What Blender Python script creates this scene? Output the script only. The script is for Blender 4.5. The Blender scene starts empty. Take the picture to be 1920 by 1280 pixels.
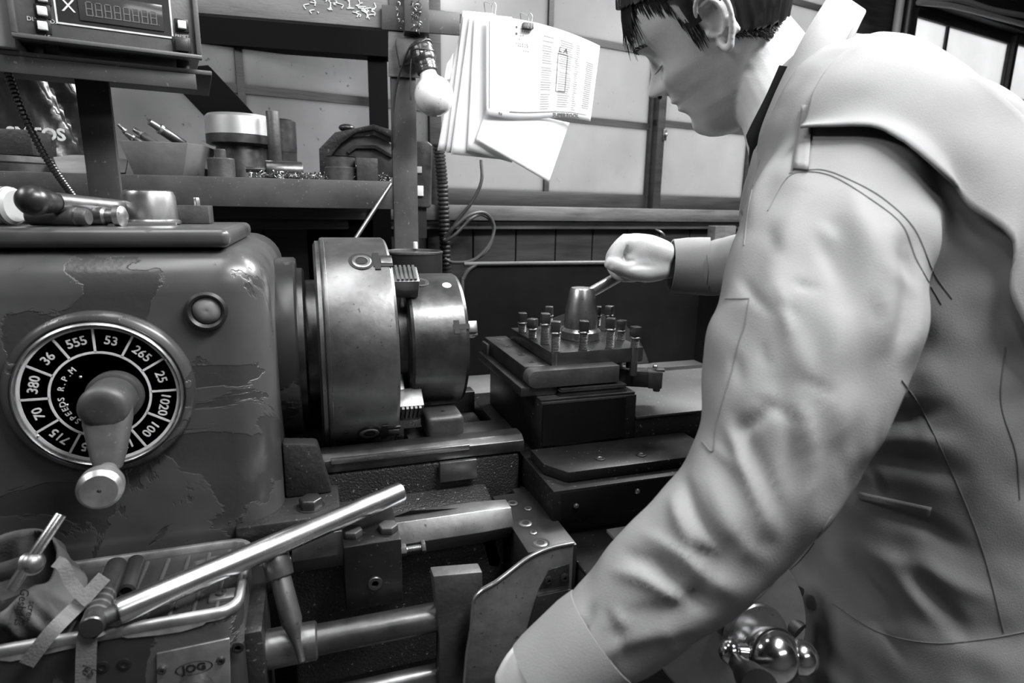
import bpy, bmesh, math, random
import numpy as np
from mathutils import Vector, Matrix
from mathutils.bvhtree import BVHTree
random.seed(7); rng = np.random.default_rng(7)
S = bpy.context.scene; COL = S.collection
# ------------------------------------------------------------------ camera
FPX = 1133.0; AZ = math.radians(18.5); TH = math.radians(12.4); RO = math.radians(-1.0)
CAM = np.array([0, 0, 1.30])
cF = np.array([math.sin(AZ)*math.cos(TH), math.cos(AZ)*math.cos(TH), -math.sin(TH)])
R0 = np.array([math.cos(AZ), -math.sin(AZ), 0]); U0 = np.cross(R0, cF)
cR = R0*math.cos(RO)-U0*math.sin(RO); cU = U0*math.cos(RO)+R0*math.sin(RO)
cd = bpy.data.cameras.new('camera'); cam = bpy.data.objects.new('camera', cd); COL.objects.link(cam)
cd.sensor_width = 36.0; cd.lens = FPX/1920*36.0; cd.clip_start = 0.05; cd.clip_end = 60
cam.matrix_world = Matrix(((cR[0], cU[0], -cF[0], CAM[0]), (cR[1], cU[1], -cF[1], CAM[1]), (cR[2], cU[2], -cF[2], CAM[2]), (0, 0, 0, 1)))
S.camera = cam
cd.dof.use_dof = True; cd.dof.focus_distance = 0.9; cd.dof.aperture_fstop = 7.0
# ------------------------------------------------------------------ world, lamps, exposure
wd = bpy.data.worlds.new('sky'); S.world = wd; wd.use_nodes = True
wd.node_tree.nodes['Background'].inputs[0].default_value = (1, 1, 1.01, 1)
wd.node_tree.nodes['Background'].inputs[1].default_value = 20.0
S.view_settings.view_transform = 'Standard'; S.view_settings.look = 'None'
S.view_settings.exposure = 0.0; S.view_settings.gamma = 1.0; S.view_settings.use_curve_mapping = False
S.cycles.max_bounces = 5; S.cycles.diffuse_bounces = 3; S.cycles.glossy_bounces = 3; S.cycles.transmission_bounces = 4
S.cycles.use_denoising = True; S.cycles.sample_clamp_indirect = 4.0; S.cycles.caustics_reflective = False; S.cycles.caustics_refractive = False
def area(name, loc, target, sx, sy, power):
    l = bpy.data.lights.new(name, 'AREA'); l.shape = 'RECTANGLE'; l.size = sx; l.size_y = sy; l.energy = power
    o = bpy.data.objects.new(name, l); COL.objects.link(o); o.location = loc
    o.rotation_euler = (Vector(target)-Vector(loc)).to_track_quat('-Z', 'Y').to_euler(); return o
area('window_daylight', (1.75, 1.65, 2.8), (0.75, 0.55, 1.2), 1.7, 0.7, 170)        # high windows on the right
area('ceiling_tube_near', (0.95, .22, 2.55), (0.80, 0.42, 1.2), 1.2, 0.35, 84)
area('ceiling_tube', (-0.25, 0.45, 2.75), (-0.15, 0.75, 1.0), 0.25, 1.2, 13)     # tube over the headstock
area('ceiling_tube_far', (-1.5, 0.7, 2.5), (0.45, 0.65, 1.4), 1.0, 0.3, 24)
area('ceiling_tube_rear', (0.9, -1.3, 2.6), (0.9, 0.5, 1.0), 1.2, 0.3, 8)

# ------------------------------------------------------------------ helpers
def ray(px, py): return cF+(px-960)/FPX*cR-(py-640)/FPX*cU
def W(px, py, Y=None, Z=None, X=None, d=None):
    """the point of the place seen at a pixel of the photograph, on a plane of the room or at a distance"""
    r = ray(px, py)
    t = d if d is not None else (Y/r[1] if Y is not None else ((Z-CAM[2])/r[2] if Z is not None else X/r[0]))
    return CAM+r*t
def nrm(v): v = np.asarray(v, float); return v/np.linalg.norm(v)
class Frame:
    def __init__(s, o, az): s.o = np.array([o[0], o[1], 0.]); s.u = np.array([math.sin(az), math.cos(az), 0]); s.n = np.array([-math.cos(az), math.sin(az), 0])
    def P(s, a, t, z): return s.o+s.u*a+s.n*t+np.array([0, 0, z])
    def px(s, px, py, t=0):
        r = ray(px, py); k = ((s.o+s.n*t-CAM)@s.n)/(r@s.n); p = CAM+r*k
        return float((p-s.o)@s.u), float(p[2])
    def box(s, a0, a1, t0, t1, z0, z1):
        return hexa([s.P(a, t, z) for z in (z0, z1) for a, t in ((a0, t0), (a1, t0), (a1, t1), (a0, t1))])
    def pbox(s, x0, y0, x1, y1, t, dep):
        xm, ym = (x0+x1)/2, (y0+y1)/2
        return s.box(s.px(x0, ym, t)[0], s.px(x1, ym, t)[0], t, t+dep, s.px(xm, y1, t)[1], s.px(xm, y0, t)[1])
    def poly(s, pts, t, dep): return prism([s.P(*(lambda q: (q[0], t, q[1]))(s.px(x, y, t))) for x, y in pts], s.n*dep)
def hexa(v): return ([tuple(p) for p in v], [(3, 2, 1, 0), (4, 5, 6, 7), (0, 1, 5, 4), (1, 2, 6, 5), (2, 3, 7, 6), (3, 0, 4, 7)])
def box(x0, x1, y0, y1, z0, z1): return hexa([(x, y, z) for z in (z0, z1) for x, y in ((x0, y0), (x1, y0), (x1, y1), (x0, y1))])
def prism(pts, ext):
    pts = [np.asarray(p, float) for p in pts]; n = len(pts); q = [p+np.asarray(ext) for p in pts]
    return ([tuple(p) for p in pts+q], [tuple(range(n))[::-1], tuple(range(n, 2*n))]+[(i, (i+1) % n, n+(i+1) % n, n+i) for i in range(n)])
def basis(ax):
    ax = nrm(ax); h = np.array([0, 0, 1.]) if abs(ax[2]) < .9 else np.array([1., 0, 0])
    a = nrm(np.cross(h, ax)); return a, np.cross(ax, a), ax
def rev(prof, o, ax, seg=48, a0=0, a1=2*math.pi):
    """surface of revolution; prof = [(radius, height)]"""
    a, b, c = basis(ax); o = np.asarray(o, float); V = []; F = []
    full = abs(a1-a0-2*math.pi) < 1e-6; m = seg if full else seg+1
    for r, h in prof:
        for i in range(m):
            t = a0+(a1-a0)*i/seg; V.append(tuple(o+c*h+(a*math.cos(t)+b*math.sin(t))*max(r, 1e-5)))
    for j in range(len(prof)-1):
        for i in range(seg): k = (i+1) % m; F.append((j*m+i, j*m+k, (j+1)*m+k, (j+1)*m+i))
    if full:
        if prof[0][0] > 1e-4: F.append(tuple(range(m))[::-1])
        if prof[-1][0] > 1e-4: F.append(tuple((len(prof)-1)*m+i for i in range(m)))
    return V, F
def cyl(p0, p1, r, seg=32, r1=None):
    p0 = np.asarray(p0, float); p1 = np.asarray(p1, float); L = np.linalg.norm(p1-p0)
    return rev([(r, 0), (r if r1 is None else r1, L)], p0, p1-p0, seg)
def ball(o, r, ax=(0, 0, 1), seg=32, sz=1.0):
    return rev([(r*math.sin(math.pi*i/16), -r*sz*math.cos(math.pi*i/16)) for i in range(17)], o, ax, seg)
def crom(P, n):
    P = np.asarray(P, float); Q = np.vstack([2*P[0]-P[1], P, 2*P[-1]-P[-2]]); out = []
    for i in range(len(P)-1):
        a, b, c, d = Q[i:i+4]
        for k in range(n):
            t = k/n; out.append(.5*((2*b)+(-a+c)*t+(2*a-5*b+4*c-d)*t*t+(-a+3*b-3*c+d)*t**3))
    out.append(P[-1]); return np.array(out)
def tube(pts, r, seg=12, n=6, sub=True):
    P = crom(pts, n) if sub and len(pts) > 2 else np.asarray(pts, float)
    rr = np.interp(np.linspace(0, 1, len(P)), np.linspace(0, 1, len(r)), r) if hasattr(r, '__len__') else np.full(len(P), r)
    V = []; F = []; a = None
    for i, p in enumerate(P):
        t = nrm(P[min(i+1, len(P)-1)]-P[max(i-1, 0)])
        if a is None: a, b, _ = basis(t)
        a = nrm(a-t*(a@t)); b = np.cross(t, a)
        for k in range(seg): u = 2*math.pi*k/seg; V.append(tuple(p+(a*math.cos(u)+b*math.sin(u))*rr[i]))
    for i in range(len(P)-1):
        for k in range(seg): m = (k+1) % seg; F.append((i*seg+k, i*seg+m, (i+1)*seg+m, (i+1)*seg+k))
    F.append(tuple(range(seg))[::-1]); F.append(tuple((len(P)-1)*seg+k for k in range(seg)))
    return V, F
def ribbon(L, Rr, th, n=6):
    """a strip between two edge lines, with real thickness"""
    A = crom(L, n); B = crom(Rr, n); V = []; F = []; m = len(A)
    for i in range(m):
        t = A[min(i+1, m-1)]-A[max(i-1, 0)]; w = B[i]-A[i]; nn = nrm(np.cross(t, w))*th/2
        V += [tuple(A[i]+nn), tuple(B[i]+nn), tuple(B[i]-nn), tuple(A[i]-nn)]
    for i in range(m-1):
        for k in range(4): q = (k+1) % 4; F.append((4*i+k, 4*i+q, 4*i+4+q, 4*i+4+k))
    F.append((0, 3, 2, 1)); e = 4*(m-1); F.append((e, e+1, e+2, e+3)); return V, F
def grid(fn, nu, nv, th=0.0):
    """sheet from fn(u,v); th > 0 gives it thickness"""
    P = np.array([[fn(i/(nu-1), j/(nv-1)) for j in range(nv)] for i in range(nu)])
    V = [tuple(p) for p in P.reshape(-1, 3)]; F = [(i*nv+j, i*nv+j+1, (i+1)*nv+j+1, (i+1)*nv+j) for i in range(nu-1) for j in range(nv-1)]
    if th:
        du = np.gradient(P, axis=0); dv = np.gradient(P, axis=1); N = np.cross(du, dv); N /= np.linalg.norm(N, axis=2, keepdims=True)+1e-12
        Q = (P+N*th).reshape(-1, 3); b = len(V); V += [tuple(p) for p in Q]; F += [tuple(b+k for k in f[::-1]) for f in list(F)]
        ed = [i*nv for i in range(nu)]+[(nu-1)*nv+j for j in range(1, nv)]+[i*nv+nv-1 for i in range(nu-2, -1, -1)]+[j for j in range(nv-2, 0, -1)]
        for k in range(len(ed)): p, q = ed[k], ed[(k+1) % len(ed)]; F.append((p, q, b+q, b+p))
    return V, F
def hexnut(o, ax, r, h, rot=0.0, ch=True):
    a, b, c = basis(ax); o = np.asarray(o, float)
    ring = lambda rr, hh: [tuple(o+c*hh+(a*math.cos(rot+i*math.pi/3)+b*math.sin(rot+i*math.pi/3))*rr) for i in range(6)]
    V = ring(r, 0)+ring(r, h*.85)+ring(r*.9, h); F = [tuple(range(6))[::-1], tuple(range(12, 18))]
    for j in (0, 6): F += [(j+i, j+(i+1) % 6, j+6+(i+1) % 6, j+6+i) for i in range(6)]
    return V, F
def text(s, o, xd, yd, size, ext=0.0004, align='CENTER', bold=0.0, space=1.0):
    cu = bpy.data.curves.new('t', 'FONT'); cu.body = s; cu.size = size; cu.extrude = ext; cu.align_x = align; cu.align_y = 'CENTER'; cu.offset = bold; cu.resolution_u = 3; cu.space_character = space
    ob = bpy.data.objects.new('t', cu); COL.objects.link(ob); dg = bpy.context.evaluated_depsgraph_get(); me = ob.evaluated_get(dg).to_mesh()
    xd = nrm(xd); yd = nrm(yd); n = np.cross(xd, yd); o = np.asarray(o, float)
    V = [tuple(o+xd*v.co.x+yd*v.co.y+n*v.co.z) for v in me.vertices]; F = [tuple(p.vertices) for p in me.polygons]
    bpy.data.objects.remove(ob); return V, F
def root_loc(p):
    while p.parent: p = p.parent
    return np.array(p.location)
def mesh(name, V, F, m, parent=None, bevel=0, seg=2, ang=35, smooth=True, loc=None):
    me = bpy.data.meshes.new(name); o = bpy.data.objects.new(name, me); COL.objects.link(o); V = np.asarray(V, float)
    if parent is not None: L = root_loc(parent)
    else:
        L = np.array(loc) if loc is not None else np.array([*(V[:, :2].min(0)+V[:, :2].max(0))/2, V[:, 2].min()]); o.location = L
    me.from_pydata([tuple(v) for v in V-L], [], F); me.validate()
    bm = bmesh.new(); bm.from_mesh(me); bmesh.ops.recalc_face_normals(bm, faces=bm.faces)
    if bevel:
        es = [e for e in bm.edges if len(e.link_faces) == 2 and e.calc_face_angle(0) > math.radians(28)]
        bmesh.ops.bevel(bm, geom=es, offset=bevel, segments=seg, profile=.5, affect='EDGES', clamp_overlap=True)
    bm.to_mesh(me); bm.free()
    if smooth:
        me.polygons.foreach_set('use_smooth', [True]*len(me.polygons)); me.set_sharp_from_angle(angle=math.radians(ang))
    if m is not None: me.materials.append(m)
    if parent is not None: o.parent = parent
    return o
def add(name, shapes, m, parent=None, **k):
    if isinstance(shapes, tuple): shapes = [shapes]
    V = []; F = []
    for v, f in shapes: b = len(V); V += list(v); F += [tuple(b+i for i in q) for q in f]
    return mesh(name, V, F, m, parent, **k)
def tag(o, label=None, cat=None, group=None, kind=None):
    if label: o['label'] = label
    if cat: o['category'] = cat
    if group: o['group'] = group
    if kind: o['kind'] = kind
    return o
def thing(name, loc, label, cat, group=None, kind=None):
    o = bpy.data.objects.new(name, None); COL.objects.link(o); o.location = tuple(float(v) for v in loc); o.empty_display_size = .02
    return tag(o, label, cat, group, kind)
def dup(o, parent=None):
    c = o.copy(); COL.objects.link(c)
    if parent is not None: c.parent = parent
    for ch in [x for x in S.objects if x.parent == o]: dup(ch, c)
    return c

# ------------------------------------------------------------------ materials
def thin(m, k=.5, c=.8):
    nt = m.node_tree; N = nt.nodes; b = N['Principled BSDF']; t = N.new('ShaderNodeBsdfTranslucent'); t.inputs[0].default_value = (c, c, c, 1); x = N.new('ShaderNodeMixShader'); x.inputs[0].default_value = k
    nt.links.new(b.outputs[0], x.inputs[1]); nt.links.new(t.outputs[0], x.inputs[2]); nt.links.new(x.outputs[0], N['Material Output'].inputs[0])
def mat(name, col, rough=.5, metal=0.0, var=.35, scale=12, bump=.0, bscale=60, detail=6, stretch=(1, 1, 1), rvar=.12, spec=.5, specks=0.0, coat=0.0):
    m = bpy.data.materials.new(name); m.use_nodes = True; nt = m.node_tree; N = nt.nodes; Lk = nt.links; b = N['Principled BSDF']
    tc = N.new('ShaderNodeTexCoord'); mp = N.new('ShaderNodeMapping'); mp.inputs['Scale'].default_value = stretch; Lk.new(tc.outputs['Object'], mp.inputs[0])
    n = N.new('ShaderNodeTexNoise'); n.inputs['Scale'].default_value = scale; n.inputs['Detail'].default_value = detail; n.inputs['Roughness'].default_value = .62; Lk.new(mp.outputs[0], n.inputs[0])
    cr = N.new('ShaderNodeValToRGB'); cr.color_ramp.elements[0].position = .3; cr.color_ramp.elements[1].position = .72
    lo = col*(1-var); hi = col*(1+var)
    cr.color_ramp.elements[0].color = (lo, lo, lo*1.01, 1); cr.color_ramp.elements[1].color = (hi, hi, hi*1.01, 1); Lk.new(n.outputs[0], cr.inputs[0]); out = cr.outputs[0]
    if specks:
        v = N.new('ShaderNodeTexNoise'); v.inputs['Scale'].default_value = 190; v.inputs['Detail'].default_value = 3; Lk.new(mp.outputs[0], v.inputs[0])
        r2 = N.new('ShaderNodeValToRGB'); r2.color_ramp.elements[0].position = .66; r2.color_ramp.elements[1].position = .74; Lk.new(v.outputs[0], r2.inputs[0])
        mx = N.new('ShaderNodeMixRGB'); Lk.new(r2.outputs[0], mx.inputs[0]); Lk.new(out, mx.inputs[1]); mx.inputs[2].default_value = (specks, specks, specks, 1); out = mx.outputs[0]
    Lk.new(out, b.inputs['Base Color']); b.inputs['Metallic'].default_value = metal; b.inputs['Specular IOR Level'].default_value = spec; b.inputs['Coat Weight'].default_value = coat
    mr = N.new('ShaderNodeMapRange'); mr.inputs[3].default_value = max(.03, rough-rvar); mr.inputs[4].default_value = min(1, rough+rvar); Lk.new(n.outputs[0], mr.inputs[0]); Lk.new(mr.outputs[0], b.inputs['Roughness'])
    if bump:
        n2 = N.new('ShaderNodeTexNoise'); n2.inputs['Scale'].default_value = bscale; n2.inputs['Detail'].default_value = 4; Lk.new(mp.outputs[0], n2.inputs[0])
        bp = N.new('ShaderNodeBump'); bp.inputs['Strength'].default_value = bump; bp.inputs['Distance'].default_value = .002; Lk.new(n2.outputs[0], bp.inputs['Height']); Lk.new(bp.outputs[0], b.inputs['Normal'])
    return m
def paint_mat(name, col, low, rough=.3):
    """old chipped machine enamel: smooth paint with flaked islands one coat lower"""
    m = mat(name, col, rough, var=.22, scale=9, spec=.55); nt = m.node_tree; N = nt.nodes; Lk = nt.links; b = N['Principled BSDF']; tc = [n for n in N if n.type == 'TEX_COORD'][0]
    n = N.new('ShaderNodeTexNoise'); n.inputs['Scale'].default_value = 7.5; n.inputs['Detail'].default_value = 9; n.inputs['Roughness'].default_value = .55; n.inputs['Distortion'].default_value = .6; Lk.new(tc.outputs['Object'], n.inputs[0])
    r = N.new('ShaderNodeValToRGB'); r.color_ramp.elements[0].position = .545; r.color_ramp.elements[1].position = .555; Lk.new(n.outputs[0], r.inputs[0])
    src = b.inputs['Base Color'].links[0].from_socket; mx = N.new('ShaderNodeMixRGB'); Lk.new(r.outputs[0], mx.inputs[0]); Lk.new(src, mx.inputs[1]); mx.inputs[2].default_value = (low, low, low*1.01, 1); Lk.new(mx.outputs[0], b.inputs['Base Color'])
    n2 = N.new('ShaderNodeTexNoise'); n2.inputs['Scale'].default_value = 85; n2.inputs['Detail'].default_value = 3; Lk.new(tc.outputs['Object'], n2.inputs[0])
    mu = N.new('ShaderNodeMath'); mu.operation = 'MULTIPLY'; Lk.new(n2.outputs[0], mu.inputs[0]); Lk.new(r.outputs[0], mu.inputs[1])
    su = N.new('ShaderNodeMath'); su.operation = 'MULTIPLY_ADD'; Lk.new(mu.outputs[0], su.inputs[0]); su.inputs[1].default_value = .55; inv = N.new('ShaderNodeMath'); inv.operation = 'MULTIPLY'; inv.inputs[1].default_value = -1.0; Lk.new(r.outputs[0], inv.inputs[0]); Lk.new(inv.outputs[0], su.inputs[2])
    bp = N.new('ShaderNodeBump'); bp.inputs['Strength'].default_value = .55; bp.inputs['Distance'].default_value = .0016; Lk.new(su.outputs[0], bp.inputs['Height']); Lk.new(bp.outputs[0], b.inputs['Normal'])
    return m
def wood_mat(name, col, rough=.6):
    m = mat(name, col, rough, var=.5, scale=5, stretch=(1, 1, 9), bump=.25, bscale=22); return m
M = dict(
    paint=paint_mat('machine_enamel', .055, .036), paintdk=paint_mat('dark_enamel', .02, .05, .35),
    cast=mat('black_casting', .014, .5, var=.4, bump=.5, bscale=140, specks=.12), castgrit=mat('gritty_casting', .016, .42, var=.4, bump=.9, bscale=330, specks=.25),
    black=mat('black_paint', .012, .45, var=.3), blacksheet=mat('black_sheet_metal', .006, .6, metal=.0, spec=.12, var=.5, scale=5),
    steel=mat('ground_steel', .42, .3, metal=.95, var=.3, scale=16, specks=.2, bump=.08), steelmid=mat('worn_steel', .22, .36, metal=.9, var=.35, scale=14, specks=.1, bump=.12, bscale=90),
    steeldk=mat('oily_dark_steel', .10, .34, metal=.85, var=.4, scale=20, bump=.12, bscale=90), bright=mat('polished_steel', .72, .27, metal=1, var=.12, scale=30, rvar=.06),
    chrome=mat('chrome', .7, .16, metal=1, var=.08, rvar=.03), iron=mat('grey_iron', .07, .5, metal=.5, var=.35, scale=22, bump=.3, bscale=120),
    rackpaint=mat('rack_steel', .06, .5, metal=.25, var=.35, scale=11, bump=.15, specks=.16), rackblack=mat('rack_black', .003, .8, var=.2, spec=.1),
    board=mat('grey_board', .14, .65, var=.3, scale=7, stretch=(1, 1, 6), bump=.2, specks=.05), wood=wood_mat('old_wood', .022), woodlt=wood_mat('worn_sill_wood', .085), wooddk=wood_mat('dark_boards', .015),
    tray=mat('dusty_tray', .22, .42, metal=.4, var=.25, scale=6, specks=.35), paper=mat('paper', .86, .75, var=.03, scale=3), ink=mat('ink', .06, .7, var=.1), inklt=mat('pale_ink', .3, .7, var=.1), inkmid=mat('grey_print', .45, .7, var=.05),
    white=mat('white_plastic', .75, .4, var=.06), cream=mat('white_lettering', .62, .6, var=.2, scale=60), plate=mat('dial_black', .018, .35, var=.3), greyplast=mat('grey_casing', .10, .42, var=.15, scale=30, bump=.1, bscale=300),
    pale=mat('pale_casing', .30, .5, var=.1), rubber=mat('rubber', .02, .5, var=.3), glass=mat('smoked_display', .05, .12, var=.2), canvas=mat('grey_canvas', .05, .8, var=.3, scale=9, bump=.4, bscale=200), strap=mat('strap_webbing', .12, .7, var=.15, bump=.3, bscale=400),
    alu=mat('raw_aluminium', .45, .38, metal=.9, var=.25, scale=30, bump=.2), plank=mat('concrete_floor', .06, .7, var=.3, scale=3), plaster=mat('dim_plaster', .10, .8, var=.2), wallwood=wood_mat('wall_timber', .028),
    crank=mat('worn_crank_paint', .048, .5, var=.3, scale=30, bump=.15, specks=.12),
    restplate=mat('speckled_plate', .05, .5, metal=.3, var=.25, scale=7, specks=.2), satin=mat('satin_steel', .9, .42, metal=1, var=.1, rvar=.05), rimsteel=mat('worn_rim', .42, .42, metal=.9, var=.4, scale=25, bump=.2),
    shirt=mat('black_shirt', .006, .9, spec=.05),
    binmat=mat('scuffed_bin', .13, .6, var=.3, scale=14, bump=.2), chips=mat('steel_swarf', .3, .3, metal=1, var=.6, scale=60),
)
thin(M['paper'], .42, .95)
# ================================================================== THE ROOM
LF = Frame((0, 0), math.pi/2)                        # the lathe: along X, t = Y
WF = Frame((.921, 1.959), math.radians(79.5))        # the window wall
SF = Frame(tuple(W(735, 335, Y=1.34)[:2]), math.radians(95.0))   # the steel rack
st = lambda n, sh, m, **k: tag(add(n, sh, m, **k), kind='structure')
st('floor', box(-3, 5.2, -3, 3.6, -.1, 0), M['plank'])
st('ceiling', box(-3, 5.2, -3, 3.6, 3.0, 3.1), M['plaster'])
st('wall_left', box(-3.1, -3, -3, 3.6, 0, 3), M['plaster'])
st('wall_right', box(5.2, 5.3, -3, 3.6, 0, 3), M['plaster'])
st('wall_front', box(-3, 5.2, -3.1, -3, 0, 3), M['plaster'])
# boarded wall under the windows, boards with gaps
bd = []; a = -4.0
while a < 4.2: bd.append(WF.box(a+.003, a+.152, 0, .02, 0, 1.262)); a += .155
bd.append(WF.box(-4, 4.4, .02, .08, 0, 1.262)); bd.append(WF.box(-4, 4.4, -.02, .12, 2.42, 3.0))
bd.append(WF.box(-4, -2.712, 0, .08, 1.26, 2.42)); bd.append(WF.box(3.048, 4.4, 0, .08, 1.26, 2.42))
st('wall_back', bd, M['wallwood'])
st('trim_1', [WF.box(-2.712, 3.048, -.055, .10, 1.262, 1.308), WF.box(-2.712, 3.048, -.03, .0, 1.235, 1.262)], M['woodlt'], bevel=.004)     # the sill
# frosted panes: daylight comes through them
gm = bpy.data.materials.new('frosted_glass'); gm.use_nodes = True; nt = gm.node_tree; N = nt.nodes; Lk = nt.links; N.remove(N['Principled BSDF'])
tr = N.new('ShaderNodeBsdfTranslucent'); gl = N.new('ShaderNodeBsdfGlossy'); gl.inputs['Roughness'].default_value = .25; gl.inputs['Color'].default_value = (.5, .5, .5, 1)
mxs = N.new('ShaderNodeMixShader'); mxs.inputs[0].default_value = .06; tc = N.new('ShaderNodeTexCoord')
n1 = N.new('ShaderNodeTexNoise'); n1.inputs['Scale'].default_value = 2.2; n1.inputs['Detail'].default_value = 8; n1.inputs['Roughness'].default_value = .6
n2 = N.new('ShaderNodeTexNoise'); n2.inputs['Scale'].default_value = 75; n2.inputs['Detail'].default_value = 2
r1 = N.new('ShaderNodeValToRGB'); r1.color_ramp.elements[0].position = .3; r1.color_ramp.elements[1].position = .7; r1.color_ramp.elements[0].color = (.105, .105, .105, 1); r1.color_ramp.elements[1].color = (.165, .165, .166, 1)
r2 = N.new('ShaderNodeValToRGB'); r2.color_ramp.elements[0].position = .69; r2.color_ramp.elements[1].position = .76; r2.color_ramp.elements[0].color = (1, 1, 1, 1); r2.color_ramp.elements[1].color = (.35, .35, .35, 1)
mm = N.new('ShaderNodeMixRGB'); mm.blend_type = 'MULTIPLY'; mm.inputs[0].default_value = 1
for x in (n1, n2): Lk.new(tc.outputs['Object'], x.inputs[0])
Lk.new(n1.outputs[0], r1.inputs[0]); Lk.new(n2.outputs[0], r2.inputs[0]); Lk.new(r1.outputs[0], mm.inputs[1]); Lk.new(r2.outputs[0], mm.inputs[2]); Lk.new(mm.outputs[0], tr.inputs[0])
Lk.new(tr.outputs[0], mxs.inputs[1]); Lk.new(gl.outputs[0], mxs.inputs[2]); Lk.new(mxs.outputs[0], N['Material Output'].inputs[0])
M['frost'] = gm
gm2 = gm.copy(); gm2.name = 'clean_frosted_glass'
for nd in gm2.node_tree.nodes:
    if nd.type == 'VALTORGB' and nd.color_ramp.elements[0].position < .4: nd.color_ramp.elements[0].color = (.19, .19, .19, 1); nd.color_ramp.elements[1].color = (.245, .245, .245, 1)
    if nd.type == 'VALTORGB' and nd.color_ramp.elements[0].position > .6: nd.color_ramp.elements[1].color = (.8, .8, .8, 1)
gm3 = gm2.copy(); gm3.name = 'clear_frosted_glass'
for nd in gm3.node_tree.nodes:
    if nd.type == 'VALTORGB' and nd.color_ramp.elements[0].position < .4: nd.color_ramp.elements[0].color = (.24, .24, .24, 1); nd.color_ramp.elements[1].color = (.30, .30, .30, 1)
M['frost2'] = gm2; M['frost3'] = gm3
OFS = 1.262
def window(n, a0, a1, z0, z1, cols, rows, gmat, fr=.035, t=0.0, cmat=None, botz=.05):
    a0 -= OFS; a1 -= OFS; cols = [c-OFS for c in cols]
    o = thing('window_%d' % n, WF.P((a0+a1)/2, t, z0), None, None, kind='structure')
    f = [WF.box(a0, a0+fr, t, t+.035, z0, z1), WF.box(a1-fr, a1, t, t+.035, z0, z1), WF.box(a0+fr, a1-fr, t, t+.035, z0, z0+botz), WF.box(a0+fr, a1-fr, t, t+.035, z1-.05, z1)]
    add('window_frame', f, cmat or M['wood'], o, bevel=.002)
    add('muntin', [WF.box(c-.009, c+.009, t+.006, t+.03, z0, z1) for c in cols]+[WF.box(a0, a1, t+.008, t+.028, r-.011, r+.011) for r in rows], cmat or M['wood'], o)
    add('glass_pane', WF.box(a0+fr, a1-fr, t+.016, t+.020, z0+botz, z1-.05), gmat, o)
    return o
window(1, -1.45, .72, 1.308, 2.42, [-.62, -.22, .18], [1.585, 1.85, 2.12], M['frost'], t=.0)
window(2, .70, 1.585, 1.308, 2.42, [1.118], [1.600, 1.850, 2.12], M['frost2'], t=.03)
window(3, 1.560, 2.50, 1.308, 2.42, [2.05], [1.612, 1.86, 2.12], M['frost2'], t=.0)
window(4, 3.0, 4.02, 1.308, 2.25, [3.385], [1.62, 1.92], M['frost3'], t=.02, cmat=M['wooddk'])
window(5, 3.99, 4.30, 1.308, 2.25, [], [1.60, 1.93], M['frost3'], t=.0, cmat=M['wooddk'])
st('trim_2', [WF.box(1.238, 1.738, -.04, .12, 1.308, 2.42), WF.box(1.738, 3.048, -.03, .1, 2.25, 2.42)], M['wooddk'], bevel=.003)
# latch plate on the meeting stile
t = thing('sash_lock', WF.P(*(lambda q: (q[0], -.004, q[1]))(WF.px(1246, 253)))-np.array([0, 0, .02]), 'small metal sash lock on the dark stile between the two windows', 'lock')
a, z = WF.px(1246, 253); add('lock_plate', WF.box(a-.008, a+.008, -.004, 0, z-.02, z+.02), M['steelmid'], t, bevel=.002); add('lock_knob', rev([(.006, 0), (.006, .006), (.003, .009)], WF.P(a, -.004, z), -WF.n, 16), M['steel'], t)
# conduits along the right window head and down the dark post
for i, (p, lab) in enumerate(((([(1722, 4), (1790, 12), (1860, 30), (1925, 47)]), 'pale cable sagging along the top of the right window, lower of the two'), (([(1735, 0), (1800, 0), (1860, 18), (1925, 30)]), 'pale cable along the top of the right window, upper of the two'))):
    tag(add('cable', tube([WF.P(*(lambda q: (q[0], -.06, q[1]))(WF.px(x, y, -.06))) for x, y in p], .012, 10), M['pale']), lab, 'cable', 'cables over the right window')
for i, (x, y0, y1, r, m, lab) in enumerate(((1692, -40, 72, .017, 'pale', 'pale vertical conduit on the dark post beyond the shoulder'), (1710, -40, 76, .022, 'black', 'thick black vertical conduit on the dark post beside the pale one'))):
    a0, z0 = WF.px(x, y0, -.06); a1, z1 = WF.px(x, y1+200, -.06); tag(add('conduit', tube([WF.P(a0, -.065, z0), WF.P(a0, -.065, z1)], r, 14), M[m]), lab, 'conduit')
# hook on the boards
t = thing('wall_hook', WF.P(*(lambda q: (q[0], -.01, q[1]))(WF.px(1228, 445))), 'small metal hook screwed to the dark boards above the gripping hand', 'hook')
h = [WF.px(x, y, -.01) for x, y in ((1224, 430), (1230, 432), (1233, 440), (1236, 452))]
add('hook_shank', tube([WF.P(h[0][0], 0, h[0][1]), WF.P(h[0][0], -.03, h[0][1]), WF.P(h[2][0], -.045, h[2][1]), WF.P(h[3][0], -.02, h[3][1])], .004, 8), M['steel'], t)

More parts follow.
